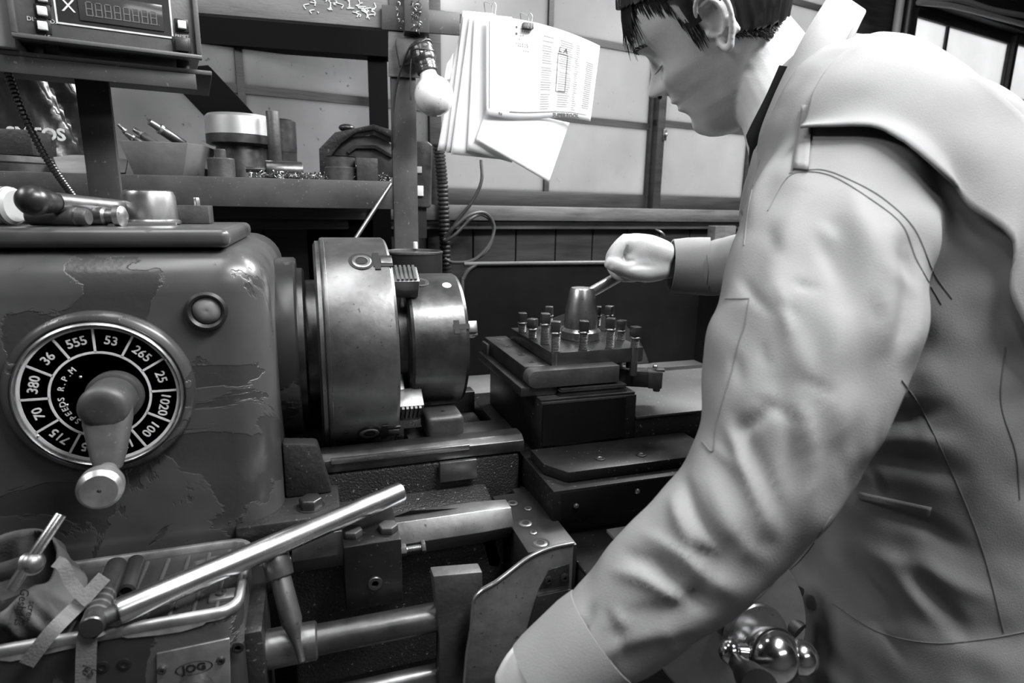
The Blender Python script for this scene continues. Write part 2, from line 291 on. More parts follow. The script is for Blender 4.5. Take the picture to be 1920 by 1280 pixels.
# ================================================================== RACK BEHIND THE HEADSTOCK
rk = thing('steel_rack', SF.P(-.4, .2, 0), 'grey steel rack behind the headstock, its shelf crowded with steel parts', 'rack')
s0, zt = SF.px(480, 333); _, zb = SF.px(480, 388)
sR = SF.px(782, 300)[0]; sP = SF.px(736, 300)[0]
add('shelf', [SF.box(-1.1, sP+.004, 0, .006, zb, zt), SF.box(-1.1, sP, .006, .42, zt-.008, zt-.002)], M['rackpaint'], rk, bevel=.0015)
add('post', [SF.box(sP, sR, -.004, .03, 0, SF.px(760, 10)[1]+.3)], M['rackpaint'], rk, bevel=.002)
add('post', SF.box(*(SF.px(692, 200, .40)[0], SF.px(728, 200, .40)[0]), .40, .44, 0, 2.05), M['rackblack'], rk)
zA = SF.px(540, 70, .4)[1]; 
add('crossbar', SF.box(-1.2, SF.px(728, 60, .4)[0], .38, .44, SF.px(540, 96, .4)[1], SF.px(540, 30, .4)[1]), M['rackblack'], rk)
add('diagonal_brace', SF.poly([(300, 130), (390, 122), (500, 240), (425, 262)], .36, .03), M['rackblack'], rk)
add('shelf_shade', SF.box(-1.1, sP, .43, .435, .2, zt-.01), M['rackblack'], rk)  # black sheet standing in for the darkness below the shelf
add('top_board', SF.box(-1.0, sP+.01, .0, .02, SF.px(560, 40)[1], SF.px(560, -60)[1]), M['board'], rk, bevel=.002)
ch = []
for cx, cy, n in ((592, 12, 7), (626, 14, 8), (665, 14, 10), (684, 22, 6), (700, 30, 7)):
    for k in range(n):
        x = cx+random.uniform(-13, 13); y = cy+random.uniform(-16, 12); a, z = SF.px(x, y); dx, dz = random.uniform(-.012, .012), random.uniform(-.012, .012)
        ch.append(tube([SF.P(a, -.001, z), SF.P(a+dx, -.001, z+dz*.3), SF.P(a+dx*.7, -.001, z+dz)], .0012, 5, 3))
add('chalk_marks', ch, M['cream'], rk)['label'] = 'white chalk writing on the top board'
add('strap_bar', SF.poly([(716, 8), (862, 24), (862, 66), (716, 55)], -.012, .006), M['rackpaint'], rk, bevel=.001)
a0, z0 = SF.px(757, -30, -.05); a1, z1 = SF.px(805, 62, -.05)
add('channel_bracket', [SF.box(a0, a1, -.05, -.012, z1, z0)], M['rackpaint'], rk, bevel=.002)
add('backing_plate', SF.poly([(728, 58), (790, 62), (788, 146), (728, 143)], -.009, .004), M['board'], rk, bevel=.001)
# swarf curls caught on the bracket: nobody could count them
def curls(pts, r0, n, m, name='swarf'):
    sh = []
    for p in pts:
        ax = nrm(rng.normal(size=3)); A, B, Cc = basis(ax); R_ = r0*random.uniform(.5, 1.2); tt = random.uniform(1.0, 2.6); ph = random.uniform(0, 6)
        q = [np.asarray(p)+(A*math.cos(ph+tt*k)+B*math.sin(ph+tt*k))*R_+Cc*R_*.35*k for k in range(n)]
        sh.append(tube(q, R_*.16, 4, 2))
    return sh
c = curls([SF.P(*(lambda q: (q[0], -.052, q[1]))(SF.px(781+random.uniform(-8, 8), y, -.052))) for y in np.linspace(2, 56, 26)]+[SF.P(*(lambda q: (q[0], -.05, q[1]))(SF.px(750+random.uniform(-5, 5), y, -.05))) for y in np.linspace(5, 50, 7)], .004, 6, None)
tag(add('metal_swarf', c, M['chips']), 'dark curled metal swarf stuck on the bracket above the bulb', 'swarf', kind='stuff')
c = []
for k in range(300):
    u = random.random(); x = 470+u*265; y = 326+random.uniform(-3, 5); tt = .012+random.random()**2*.2; a, z = SF.px(x, y, tt); c.append(SF.P(a, tt, zt+.003+random.random()*.008))
sw = curls(c, .0045, 6, None)
for k in range(5):
    q = []; x0 = 500+k*26; a, _ = SF.px(x0, 322, .1); b, _ = SF.px(x0+120, 300, .1)
    for i in range(60): u = i/59; q.append(SF.P(a+(b-a)*u, .10+.02*k+.004*math.cos(i*1.5), zt+.008+u*.03*(k % 3)/2+.004*math.sin(i*1.5)))
    sw.append(tube(q, .0009, 4, 2))
tag(add('metal_swarf', sw, M['chips']), 'glittering curled metal swarf strewn along the rack shelf', 'swarf', kind='stuff')

# things on the shelf ---------------------------------------------------
zs = zt-.002
def onshelf(px, t): return SF.px(px, 325, t)[0]
def srev(name, px, t, prof, m, lab, cat, **k): return tag(add(name, rev(prof, SF.P(onshelf(px, t), t, zs), (0, 0, 1), 48), m, **k), lab, cat)
mpx = lambda n, t=.1: n*1.5/1133
# tapered bin with rods
bn = thing('parts_bin', SF.P(onshelf(308, .12), .12, zs), 'open tapered grey bin holding steel rods on the rack shelf', 'bin')
aL, aR = onshelf(252, .05), onshelf(362, .05); tL, tR = onshelf(236, .05)-.0, onshelf(382, .05); zh = SF.px(308, 267, .04)[1]
def bin_ring(a0, a1, t0, t1, z): return [SF.P(a0, t0, z), SF.P(a1-.02, t0, z), SF.P(a1, t0+.03, z), SF.P(a1, t1, z), SF.P(a0, t1, z)]
o_ = bin_ring(aL, aR, .05, .16, zs)+bin_ring(tL, tR, .03, .18, zh)+bin_ring(tL+.004, tR-.004, .034, .176, zh)+bin_ring(aL+.004, aR-.004, .054, .156, zs+.004)
F_ = [(4, 3, 2, 1, 0), (15, 16, 17, 18, 19)]
for j in (0, 5, 10): F_ += [(j+i, j+(i+1) % 5, j+5+(i+1) % 5, j+5+i) for i in range(5)]
add('bin_body', (o_, F_), M['binmat'], bn, bevel=.0012)
def sp(px, py, t): a, z = SF.px(px, py, t); return SF.P(a, t, z)
for (p0, p1, r, m, lab) in (((222, 233, .09), (262, 275, .09), .0055, 'iron', 'thin stepped rod at the left end of the tapered bin'), ((236, 250, .07), (285, 280, .07), .007, 'steeldk', 'dark rod lying low at the left in the tapered bin'), ((280, 228, .06), (345, 272, .10), .0095, 'steeldk', 'thick sleeve-tipped boring bar leaning in the tapered bin'), ((252, 243, .13), (300, 275, .12), .008, 'iron', 'round bar behind the others in the tapered bin')):
    P0, P1 = sp(*p0), sp(*p1); o = thing('steel_rod', (P0+P1)/2, lab, 'rod'); d = P1-P0
    add('shank', cyl(P0+d*.3, P1, r), M[m], o, bevel=.0006); add('tip', cyl(P0, P0+d*.31, r*.68), M['steelmid'], o, bevel=.0006); add('ring', cyl(P0+d*.27, P0+d*.34, r*1.12), M['steel'], o)
srev('stepped_bushing', 416, .04, [(.026, 0), (.026, .038), (.0245, .04), (.011, .04), (.011, .056), (.009, .058)], M['iron'], 'squat stepped steel bushing standing on the shelf beside the tapered bin', 'bushing')
pr = thing('polished_ring', SF.P(onshelf(455, .16), .16, zs), 'large polished steel ring with a bright band on a dark block', 'ring')
zr0 = SF.px(455, 275, .16)[1]; zr1 = SF.px(455, 218, .16)[1]; rr = .069; cP = SF.P(onshelf(455, .16), .16, 0)
add('bearing_band', rev([(rr, zr0+.022), (rr, zr1-.006), (rr-.006, zr1), (rr-.02, zr1)], cP, (0, 0, 1), 64), M['satin'], pr)
add('lower_band', rev([(rr-.008, zr0), (rr, zr0+.004), (rr, zr0+.021), (rr-.01, zr0+.021)], cP, (0, 0, 1), 64), M['steeldk'], pr)
add('core_block', rev([(.055, zs), (.05, zr0+.01)], cP, (0, 0, 1), 32), M['steeldk'], pr)
P0 = SF.P(onshelf(518, .10), .10, zs+.035); tag(add('upright_pin', [cyl(P0, SF.P(onshelf(518, .10), .10, SF.px(518, 209, .1)[1]), .0135), cyl(P0-np.array([0, 0, .035]), P0, .016)], M['iron'], bevel=.001), 'tall upright round pin standing in front of the polished ring', 'pin')
tag(add('gear_blank', rev([(.035, 0), (.035, .07), (.036, .07), (.036, SF.px(540, 228, .22)[1]-zs), (.03, SF.px(540, 226, .22)[1]-zs+.002)], SF.P(onshelf(530, .23), .23, zs), (0, 0, 1), 40), M['steeldk']), 'dark cylindrical blank standing right behind the upright pin', 'blank')
tag(add('lying_roller', [cyl(SF.P(onshelf(498, .05), .05, zs+.02), SF.P(onshelf(566, .07), .07, zs+.02), .020), cyl(SF.P(onshelf(462, .05), .05, zs+.02), SF.P(onshelf(500, .05), .05, zs+.02), .006)], M['steeldk'], bevel=.001), 'dark steel roller with a thin shank lying on its side', 'roller')
tag(add('folded_card', SF.poly([(435, 330), (480, 300), (462, 298), (385, 298), (370, 312)], .12, .004), M['board']), 'bent grey card lying behind the stepped bushing', 'card')
# octagonal guard
gd = thing('wheel_guard', SF.P(onshelf(670, .18), .18, zs), 'dark faceted grinding wheel guard at the right end of the shelf', 'guard')
add('guard_shell', [SF.poly([(600, 330), (598, 279), (628, 248), (668, 240), (700, 233), (742, 246), (742, 262), (700, 243), (668, 248), (640, 268), (622, 290), (622, 330)], .12, .10)], M['cast'], gd, bevel=.001)
add('guard_face', SF.poly([(625, 332), (628, 278), (652, 257), (702, 253), (742, 275), (742, 332)], .14, .02), M['iron'], gd, bevel=.001)
add('inner_rim', SF.poly([(650, 283), (664, 272), (704, 272), (735, 290), (735, 296), (702, 278), (668, 278), (654, 288)], .132, .01), M['steeldk'], gd)
add('top_lug', ball(sp(650, 240, .16), .018, sz=.5), M['steeldk'], gd)
srev('flanged_bushing', 640, .035, [(.034, 0), (.034, .027), (.032, .029), (.029, .029), (.029, .050), (.031, .051), (.027, .051), (.025, .034)], M['iron'], 'short flanged round bushing standing at the right of the shelf', 'bushing')
a0, a1 = onshelf(669, .0), onshelf(709, .0); tag(add('steel_cube', SF.box(a0, a1, -.002+.003, .05, zs, SF.px(689, 296, .0)[1]), M['iron'], bevel=.001), 'speckled square steel block on the front edge of the shelf', 'block')
# left end of the shelf
tag(add('flat_disc', [rev([(.085, 0), (.085, .018), (.083, .02)], SF.P(onshelf(20, .12), .12, zs), (0, 0, 1), 64)], M['steeldk']), 'dark flat disc at the far left of the shelf under a bright ring', 'disc')
tag(add('bright_disc', [rev([(.084, 0), (.086, .002), (.086, .013), (.07, .014)], SF.P(onshelf(20, .12), .12, zs+.0202), (0, 0, 1), 64)], M['steelmid']), 'bright-edged ring lying on the flat disc at far left', 'ring')
tag(add('casting_block', [SF.box(onshelf(-60, .12), onshelf(78, .1), .08, .2, zs+.036, zs+.085)], M['cast'], bevel=.004), 'dark rough block resting on the bright ring at far left', 'block')
tag(add('curved_offcut', ribbon([sp(100, 296, .10), sp(150, 292, .13), sp(240, 300, .13)], [sp(112, 328, .06), sp(160, 326, .08), sp(235, 325, .09)], .004), M['board']), 'pale curved sheet offcut lying behind the readout post', 'offcut')
sk = thing('plastic_sack', SF.P(onshelf(60, .3), .3, zs), 'dark creased plastic sack with white block letters at the far left', 'sack')
def sackf(u, v):
    a = 2*math.pi*u; e = .11*(1-.25*v**2)*(1+.10*math.sin(5*a+3*v)+.06*math.sin(11*a+9*v)); return SF.P(onshelf(55, .2)+e*1.15*math.cos(a), .235+e*.55*math.sin(a), zs+.002+v*.22)
add('sack_film', grid(sackf, 60, 24), mat('black_film', .02, .22, var=.5, bump=.5, bscale=25), sk)
add('sack_lettering', text('SMTOS', sp(68, 252, .165), SF.u, (0, 0, 1), .034, .0008, bold=.001), M['cream'], sk)
# ================================================================== THE LATHE
YC, ZC = .955, 1.09
hs = thing('lathe_headstock', (-.45, .93, .93), 'grey enamelled lathe headstock with flaking paint and a round numbered speed dial', 'headstock')
v, f = box(-1.3, -.047, .72, 1.19, .80, 1.252); add('casing', (v, f), M['paint'], hs, bevel=.048, seg=7)
add('top_cover', box(-1.25, -.083, .738, 1.012, 1.252, 1.273), M['paint'], hs, bevel=.0085, seg=4)
add('spindle_flange', rev([(.132, -.052), (.134, -.046), (.134, -.024), (.131, -.021)], (0, YC, ZC), (1, 0, 0), 96), M['paintdk'], hs, ang=25)
add('spindle_flange', rev([(.112, -.021), (.118, -.021), (.118, -.013), (.114, -.010), (.10, -.010)], (0, YC, ZC), (1, 0, 0), 96), M['steeldk'], hs, ang=25)
add('spindle_nose', rev([(.10, -.012), (.10, .004), (.09, .008)], (0, YC, ZC), (1, 0, 0), 96), M['steeldk'], hs, ang=25)
add('foot', [prism([(-.046, .770, .93), (.012, .770, .93), (-.004, .770, 1.0), (-.046, .770, 1.005)], (0, .026, 0)), box(-.10, .02, .709, .798, .905, .93)], M['cast'], hs, bevel=.004)
# sight glass
c = W(388, 582, Y=.719); sg = add('sight_glass_ring', rev([(.021, -.004), (.021, .004), (.018, .006), (.015, .003), (.0148, -.002)], c, (0, -1, 0), 48), M['black'], hs)
add('sight_glass_lens', rev([(.0148, 0), (.0135, .002), (.008, .0045), (.0015, .005), (.001, .0048)], c, (0, -1, 0), 40), mat('lens', .22, .2, var=.3, scale=40), sg)
# speed dial
dc = W(193, 737, Y=.715); DX = np.array([1., 0, 0]); DZ = np.array([0, 0, 1.]); yd0 = .7135
dl = add('speed_dial', rev([(.088, -.006), (.088, .002), (.084, .006), (.080, .0075), (.0775, .006), (.076, .002), (.070, .002)], (dc[0], .714, dc[2]), (0, -1, 0), 96), M['paint'], hs, ang=50)
dl['label'] = 'round speed dial with black numbered face and bright rim'
dlb = add('dial_bezel', rev([(.0775, .004), (.0775, .009), (.0755, .0105), (.0735, .008), (.0735, .002)], (dc[0], .7135, dc[2]), (0, -1, 0), 96), M['steel'], dl, ang=60)
fc = np.array([dc[0], .7095, dc[2]]); add('dial_face', rev([(.0738, -.004), (.0738, 0), (.001, 0)], fc, (0, -1, 0), 96), M['plate'], dl)
fc = fc+np.array([0, -.0004, 0])
def arcband(r0, r1, a0, a1, n=40):
    V = []; F = []
    for i in range(n+1):
        a = math.radians(a0+(a1-a0)*i/n); d = DX*math.sin(a)+DZ*math.cos(a)
        for r in (r0, r1):
            for h in (0, -.0005): V.append(tuple(fc+d*r+np.array([0, h, 0])))
    for i in range(n):
        b = 4*i; q = [(b, b+1, b+3, b+2), ]; e = b+4
        F += [(b+1, b+3, e+3, e+1), (b, b+1, e+1, e), (b+3, b+2, e+2, e+3)]
    return V, F
ls = [arcband(.0705, .0735, 0, 360, 96), arcband(.0445, .0468, 0, 360, 96)]
for k in range(12):
    a = math.radians(30*k); d = DX*math.sin(a)+DZ*math.cos(a); t_ = DX*math.cos(a)-DZ*math.sin(a)
    ls.append(hexa([fc+d*r+t_*w+np.array([0, h, 0]) for h in (0, -.0005) for r, w in ((.046, -.0011), (.046, .0011), (.071, .0011), (.071, -.0011))]))
add('dial_grid', ls, M['cream'], dl, smooth=False)
tx = []
for k, s in enumerate(('53', '265', '25', '1020', '100', '150', '195', '715', '70', '380', '36', '555')):
    a = math.radians(15+30*k); d = DX*math.sin(a)+DZ*math.cos(a); t_ = DX*math.cos(a)-DZ*math.sin(a)
    tx.append(text(s, fc+d*.0588+np.array([0, -.0003, 0]), t_, d, .0128, .0003, bold=.00012))
w_ = 'SPEEDS R.P.M'
for i, ch_ in enumerate(w_):
    if ch_ == ' ': continue
    a = math.radians(222+i*9.0); d = DX*math.sin(a)+DZ*math.cos(a); t_ = DX*math.cos(a)-DZ*math.sin(a); tx.append(text(ch_, fc+d*.0355+np.array([0, -.0003, 0]), t_, d, .0082, .0003))
add('dial_numbers', tx, M['cream'], dl, smooth=False)
sc = []
for aa, r in ((45-60, .0722), (62, .072), (237, .072), (-38, .026), (30, .026), (255, .032), (150, .026)):
    a = math.radians(aa); d = DX*math.sin(a)+DZ*math.cos(a); sc.append(ball(fc+d*r, .0016, seg=12))
add('dial_rivets', sc, M['bright'], dl)
# crank on the dial
hc = np.array([W(190, 762, Y=.66)[0], 0, W(190, 762, Y=.66)[2]-.003])
kn = W(186, 920, Y=.585)
cr = add('dial_crank', [rev([(.0265, 0), (.0265, .010), (.023, .012)], (hc[0], .7095, hc[2]), (0, -1, 0), 48), rev([(.0225, 0), (.0224, .034), (.0215, .0385), (.018, .0418), (.012, .0428), (.001, .043)], (hc[0], .70, hc[2]), (0, -1, 0), 48)], M['crank'], dl, ang=45)
A0 = np.array([hc[0], .680, hc[2]]); A1 = W(204, 866, Y=.652)
V = []; F = []
for i, (u, w, t) in enumerate([(-.2, .015, .009), (0, .0215, .015), (.3, .0215, .014), (.6, .0185, .012), (.9, .0150, .011), (1.08, .0120, .009)]):
    p = A0+(A1-A0)*u; 
    for k in range(20):
        a = 2*math.pi*k/20; sx, sy = math.cos(a), math.sin(a); V.append(tuple(p+np.array([w*np.sign(sx)*abs(sx)**.7, t*np.sign(sy)*abs(sy)**.7, 0])))
for i in range(5):
    for k in range(20): F.append((i*20+k, i*20+(k+1) % 20, i*20+20+(k+1) % 20, i*20+20+k))
F.append(tuple(range(20))); F.append(tuple(range(100, 120)))
add('crank_arm', (V, F), M['crank'], cr, ang=60)
kp = np.array([kn[0], .585, kn[2]]); kd = nrm(kp-(A1+np.array([0, 0.0, .0]))); 
kdir = nrm(kp-(A1+np.array([0, 0, -.006])))
add('crank_knob', [rev([(.0085, -np.linalg.norm(kp-A1)), (.0085, -.040), (.010, -.036), (.0155, -.028), (.0182, -.018), (.0185, -.010), (.0182, -.004), (.0145, .002), (.0145, .0021), (.0018, .002), (.0016, -.003)], kp, kdir, 48)], M['alu'], cr, ang=25)

# gear lever on the cover
gl_ = thing('gear_lever', (-.187, .87, 1.273), 'ball-ended gear change lever with a conical steel hub on the headstock cover', 'lever')
gh = W(280, 385, Y=.87); add('hub', rev([(.031, 0), (.0335, .001), (.0335, .004), (.0305, .006), (.0295, .034), (.027, .0395), (.024, .041), (.001, .0415)], (gh[0], .87, 1.2735), (0, 0, 1), 64), M['steel'], gl_, ang=30)
B0 = np.array([gh[0]-.022, .862, 1.292]); B1 = W(62, 376, Y=.74)
add('arm', tube([B0, B0+(B1-B0)*.5, B0+(B1-B0)*.8], [.0095, .0098, .0105], 20), M['steelmid'], gl_)
bd_ = nrm(B1-B0); add('ball_grip', rev([(.0092, -.028), (.0100, -.025), (.0118, -.018), (.0124, -.012), (.0124, -.009), (.0140, -.006), (.0150, 0), (.0142, .006), (.0112, .0105), (.006, .0138), (.001, .0148)], B1, bd_, 40), M['plate'], gl_, ang=60)
# shim under the hub, small clamp block
tag(add('clamp_block', [box(gh[0]+.022, gh[0]+.062, .90, .94, 1.2735, 1.297)], M['iron'], bevel=.001), 'small steel clamp block with a bolt, just behind the conical lever hub', 'block')
bb = thing('socket_bolt', (gh[0]+.046, .915, 1.297), 'small bolt standing on the clamp block behind the lever hub', 'bolt'); add('bolt_head', rev([(.0045, .0), (.0045, .008), (.0035, .010), (.0014, .010), (.0012, .006)], (gh[0]+.046, .915, 1.297), (0, 0, 1), 16), M['steel'], bb)
tag(add('packing_shim', [box(gh[0]-.02, gh[0]+.034, .832, .84, 1.2735, 1.2765)], M['board']), 'thin packing strip sticking out from under the lever hub', 'shim')
# loose cylindrical parts on the cover in front of the lever
zc = 1.2735
for (x0, x1, Y, r, tip, m, lab) in ((-40, 40, .79, .020, 0, 'pale', 'thick pale round bar at the far left of the headstock cover'), (50, 172, .775, .0098, 1, 'iron', 'slim grey pin lying in front of the lever on the cover'), (118, 196, .83, .0125, 0, 'board', 'short sleeve lying under the lever arm, behind the slim pin'), (150, 240, .80, .0105, 2, 'steelmid', 'turned pin with a round tip, nearest the conical hub'), (28, 60, .83, .012, 0, 'iron', 'short stub between the thick bar and the slim pin')):
    p0 = W(x0, 415, Y=Y); p1 = W(x1, 420, Y=Y); o = thing('turned_pin', ((p0[0]+p1[0])/2, Y, zc), lab, 'pin')
    a = np.array([p0[0], Y+.006, zc+r]); b = np.array([p1[0], Y-.006, zc+r]); L = np.linalg.norm(b-a)
    if tip == 2:
        add('shank', rev([(r, 0), (r, L*.55), (r*.8, L*.6), (r*.8, L*.8)], a, b-a, 32), M[m], o, ang=40); add('tip', rev([(r*.8, L*.79), (r*1.15, L*.81), (r*1.1, L*.93), (r*.7, L*.99), (.002, L)], a, b-a, 32), M['steel'], o, ang=40)
    else:
        add('shank', rev([(r*.8, 0), (r, .003), (r, L*.85), (r*.97, L*.86), (r*.97, L-.003), (r*.8, L)], a, b-a, 32), M[m], o, ang=40)
        add('end_ring', rev([(r*1.02, L*.80), (r*1.02, L*.84)], a, b-a, 32), M['steelmid'], o)

# ---- readout stand, readout, hose
sd = thing('readout_stand', (-.27, 1.0, 1.252), 'dark steel stand holding up the digital readout behind the headstock', 'stand')
pf = Frame(tuple(W(397, 142, Y=.98)[:2]), math.radians(81)); 
aL_, zL_ = pf.px(-200, 110); zz = pf.px(397, 142)[1]
add('platform', [pf.box(-.62, 0, -.012, .17, zz-.002, zz+.004), pf.box(-.62, -.02, -.012, -.008, zz-.022, zz-.002)], M['rackpaint'], sd, bevel=.001)
x0 = W(152, 250, Y=1.02)[0]; x1 = W(214, 250, Y=1.02)[0]
add('post', [box(x0, x1, 1.02, 1.03, 1.2525, zz-.002), box(x0, x0+.006, 1.03, 1.08, 1.2525, zz-.002)], M['rackpaint'], sd, bevel=.0012)
RF = Frame(tuple(W(376, 115, Y=.955)[:2]), math.radians(79)); zb_ = zz+.016
ro = thing('digital_readout', RF.P(-.13, .06, zz+.004), 'grey digital readout box with an X window and unlit digits', 'readout')
H_ = .105; La = RF.px(30, 80)[0]
add('casing', [RF.box(La, 0, .0, .16, zb_, zb_+H_)], M['greyplast'], ro, bevel=.002)
add('front_frame', [RF.box(La-.002, .002, -.008, .004, zb_-.002, zb_+.003), RF.box(-.004, .002, -.008, .004, zb_+.003, zb_+H_), RF.box(La-.002, La+.004, -.008, .004, zb_+.003, zb_+H_)], M['greyplast'], ro, bevel=.001)
add('rubber_foot', rev([(.008, 0), (.008, .012)], RF.P(-.02, .03, zz+.004), (0, 0, 1), 20), M['rubber'], ro); add('rubber_foot', rev([(.008, 0), (.008, .012)], RF.P(La+.03, .03, zz+.004), (0, 0, 1), 20), M['rubber'], ro)
def rq(x, y): return RF.px(x, y, -.001)
def rbox(xa, ya, xb, yb, t0, t1):
    a0, z0 = rq(xa, ya); a1, z1 = rq(xb, yb); return RF.box(min(a0, a1), max(a0, a1), t0, t1, min(z0, z1), max(z0, z1))
wl, zt_ = rq(112, 36); wr, zb2 = rq(319, 68)
zb2 = rq(112, 38)[1]; zt2 = zb2+.042
add('window_bezel', [RF.box(wl-.004, wr+.004, -.0012, 0, zb2-.004, zb2-.002), RF.box(wl-.004, wl-.002, -.0012, 0, zb2-.002, zt2), RF.box(wr+.002, wr+.004, -.0012, 0, zb2-.002, zt2)], M['cream'], ro)
add('display_window', RF.box(wl-.002, wr+.002, -.001, .001, zb2-.002, zt2), M['plate'], ro)
xw = rq(150, 38)[0]; add('display_glass', RF.box(xw, wr-.006, -.0025, -.001, zb2+.003, zt2-.008), M['glass'], ro, bevel=.0005)
sgm = []; nd = 8; dw = (wr-.006-xw-.012)/nd
for i in range(nd):
    c0 = xw+.007+dw*(i+.15); c1 = c0+dw*.52; za, zm, zc_ = zb2+.009, zb2+.0165, zb2+.024; w = .0011
    for (p, q, r, s) in ((c0, c1, za, za+w), (c0, c1, zm, zm+w), (c0, c1, zc_, zc_+w), (c0-w, c0, za, zm), (c1, c1+w, za, zm), (c0-w, c0, zm, zc_), (c1, c1+w, zm, zc_), (c1+w*2, c1+w*3, za, za+w)): sgm.append(RF.box(p, q, -.0030, -.0025, r, s))
add('digit_segments', sgm, mat('dim_segments', .13, .4, var=.1), ro, smooth=False)
add('axis_letter', text('X', RF.P((wl+xw)/2, -.0013, zb2+.017), RF.u, (0, 0, 1), .020, .0003), M['cream'], ro)
for (x, y, m, s) in ((341, 48, 'white', .0048), (341, 86, 'plate', .0075), (80, -4, 'white', .0048), (80, 22, 'white', .0048), (81, 50, 'white', .0048)):
    a, z = rq(x, y); fr_ = add('push_button', [RF.box(a-s-.003, a+s+.003, -.002, 0, z-s-.003, z+s+.003)], M['plate'], ro, bevel=.0006); add('button_cap', RF.box(a-s, a+s, -.008, -.002, z-s, z+s), M[m], fr_, bevel=.001)
a, z = rq(78, 38); b, z2 = rq(80, 68); add('panel_lettering', [text('DIA./RAD.', RF.P(a, -.0006, z), RF.u, (0, 0, 1), .0065, .0003)], M['cream'], ro, smooth=False); add('panel_lettering', text('mm/ E', RF.P(b, -.0006, z2), RF.u, (0, 0, 1), .006, .0003), M['cream'], ro, smooth=False); add('panel_lettering', text('PRESET', RF.P(rq(341, 66)[0], -.0006, rq(341, 68)[1]), RF.u, (0, 0, 1), .005, .0003), M['cream'], ro, smooth=False)
bx = RF.px(-110, 60, .01)[0]; bx1 = RF.px(27, 60, .01)[0]; tag(add('pale_case', [RF.box(bx, bx1, .01, .14, zz+.0045, zz+.0045+.14)], M['pale'], bevel=.003), 'pale instrument case on the stand, at the far left beside the readout', 'case')
q = [W(x, y, Y=yy) for x, y, yy in ((10, 125, 1.05), (38, 200, 1.04), (75, 275, 1.06), (110, 330, 1.09), (140, 372, 1.12))]; P = crom(q, 40); V_, F_ = tube(P, [.0055*(1.0 if i % 4 < 2 else .72) for i in range(len(P))], 10, sub=False)
tag(add('flexible_conduit', (V_, F_), M['steelmid'], ang=60), 'ribbed flexible metal conduit hanging down in front of the sack at the left', 'conduit')

# ---- four-jaw chuck
ck = thing('four_jaw_chuck', (.06, YC, ZC-.165), 'big steel four-jaw chuck on the lathe spindle', 'chuck')
R4 = .163
add('chuck_body', rev([(.09, .004), (.152, .004), (.158, .007), (.158, .012), (.162, .014), (R4, .017), (R4, .104), (R4-.003, .108), (.05, .108), (.05, .09)], (0, YC, ZC), (1, 0, 0), 128), M['steelmid'], ck, ang=25)
def radial(phi): a = math.radians(phi); return np.array([0, -math.cos(a), math.sin(a)]), np.array([0, math.sin(a), math.cos(a)])
XA = np.array([1., 0, 0])
def oriented(c, ax, hx): return hexa([np.asarray(c)+ax[0]*sx*hx[0]+ax[1]*sy*hx[1]+ax[2]*sz*hx[2] for sz in (-1, 1) for sx, sy in ((-1, -1), (1, -1), (1, 1), (-1, 1))])
for phi in (56, 146, 236, -40):
    rd, tg = radial(phi); c = np.array([0, YC, ZC])+rd*R4
    s = add('screw_socket', rev([(.0135, -.006), (.0135, .0008), (.0115, .0016), (.0085, .0012), (.0085, .0002)], c+XA*.067, rd, 40), M['steel'], ck, ang=30)
    add('square_hole', oriented(c+XA*.067+rd*.0002, (XA, tg, rd), (.0058, .0058, .0006)), M['black'], s)
    add('socket_recess', rev([(.0175, -.004), (.0175, .0004), (.0135, .0004)], c+XA*.067, rd, 40), M['black'], s)
    add('jaw_slot', [oriented(c+XA*.096-rd*.0005, (XA, tg, rd), (.0135, .012, .0012)), oriented(c+XA*.088-rd*.0005, (XA, tg, rd), (.004, .018, .0013))], M['black'], ck)
    jr = .135 if phi in (56,) else .13
    jc = np.array([0, YC, ZC])+rd*jr
    j = add('jaw', [oriented(jc-rd*.012+XA*.122, (XA, tg, rd), (.026, .0165, .016)), oriented(jc-rd*.040+XA*.1095, (XA, tg, rd), (.0138, .0165, .03))], M['steelmid'], ck, bevel=.0015)
    add('jaw_serration', [oriented(jc+rd*.0045+XA*(.117+.0062*k), (XA, tg, rd), (.0018, .0155, .0035)) for k in range(5)], M['steelmid'], j)
    add('jaw_key', oriented(c+XA*.101-rd*.004, (XA, tg, rd), (.008, .006, .0058)), M['steelmid'], ck, bevel=.0008)
rd, tg = radial(-37.5); add('stamped_number', text('4', np.array([0.034, YC, ZC])+rd*(R4+.0002), -tg, XA, .012, .0003), M['black'], ck)
rd, tg = radial(0); add('scribed_ring', [rev([(R4+.0001, .0185), (R4+.0004, .0188), (R4+.0001, .0191)], (0, YC, ZC), (1, 0, 0), 96)], M['steel'], ck)
# ---- small chuck held in the jaws
sc3 = thing('three_jaw_chuck', (.175, YC, ZC-.107), 'smaller steel chuck gripped in the jaws of the big chuck', 'chuck')
add('chuck_body', rev([(.04, .120), (.078, .120), (.080, .131), (.100, .131), (.1045, .134), (.1065, .138), (.1065, .214), (.104, .219), (.03, .219), (.03, .20)], (0, YC, ZC), (1, 0, 0), 112), M['steeldk'], sc3, ang=25)
for phi in (21, 141, 261):
    rd, tg = radial(phi); c = np.array([0, YC, ZC])+rd*.1065
    add('jaw_slot', [oriented(c+XA*.207-rd*.0006, (XA, tg, rd), (.0125, .004, .0012)), oriented(c+XA*.2-rd*.0006, (XA, tg, rd), (.004, .010, .0013))], M['black'], sc3)
    add('jaw', [oriented(c-rd*.03+XA*.224, (XA, tg, rd), (.0085, .009, .026)), oriented(c-rd*.045+XA*.232, (XA, tg, rd), (.008, .009, .012))], M['steel'], sc3, bevel=.001)
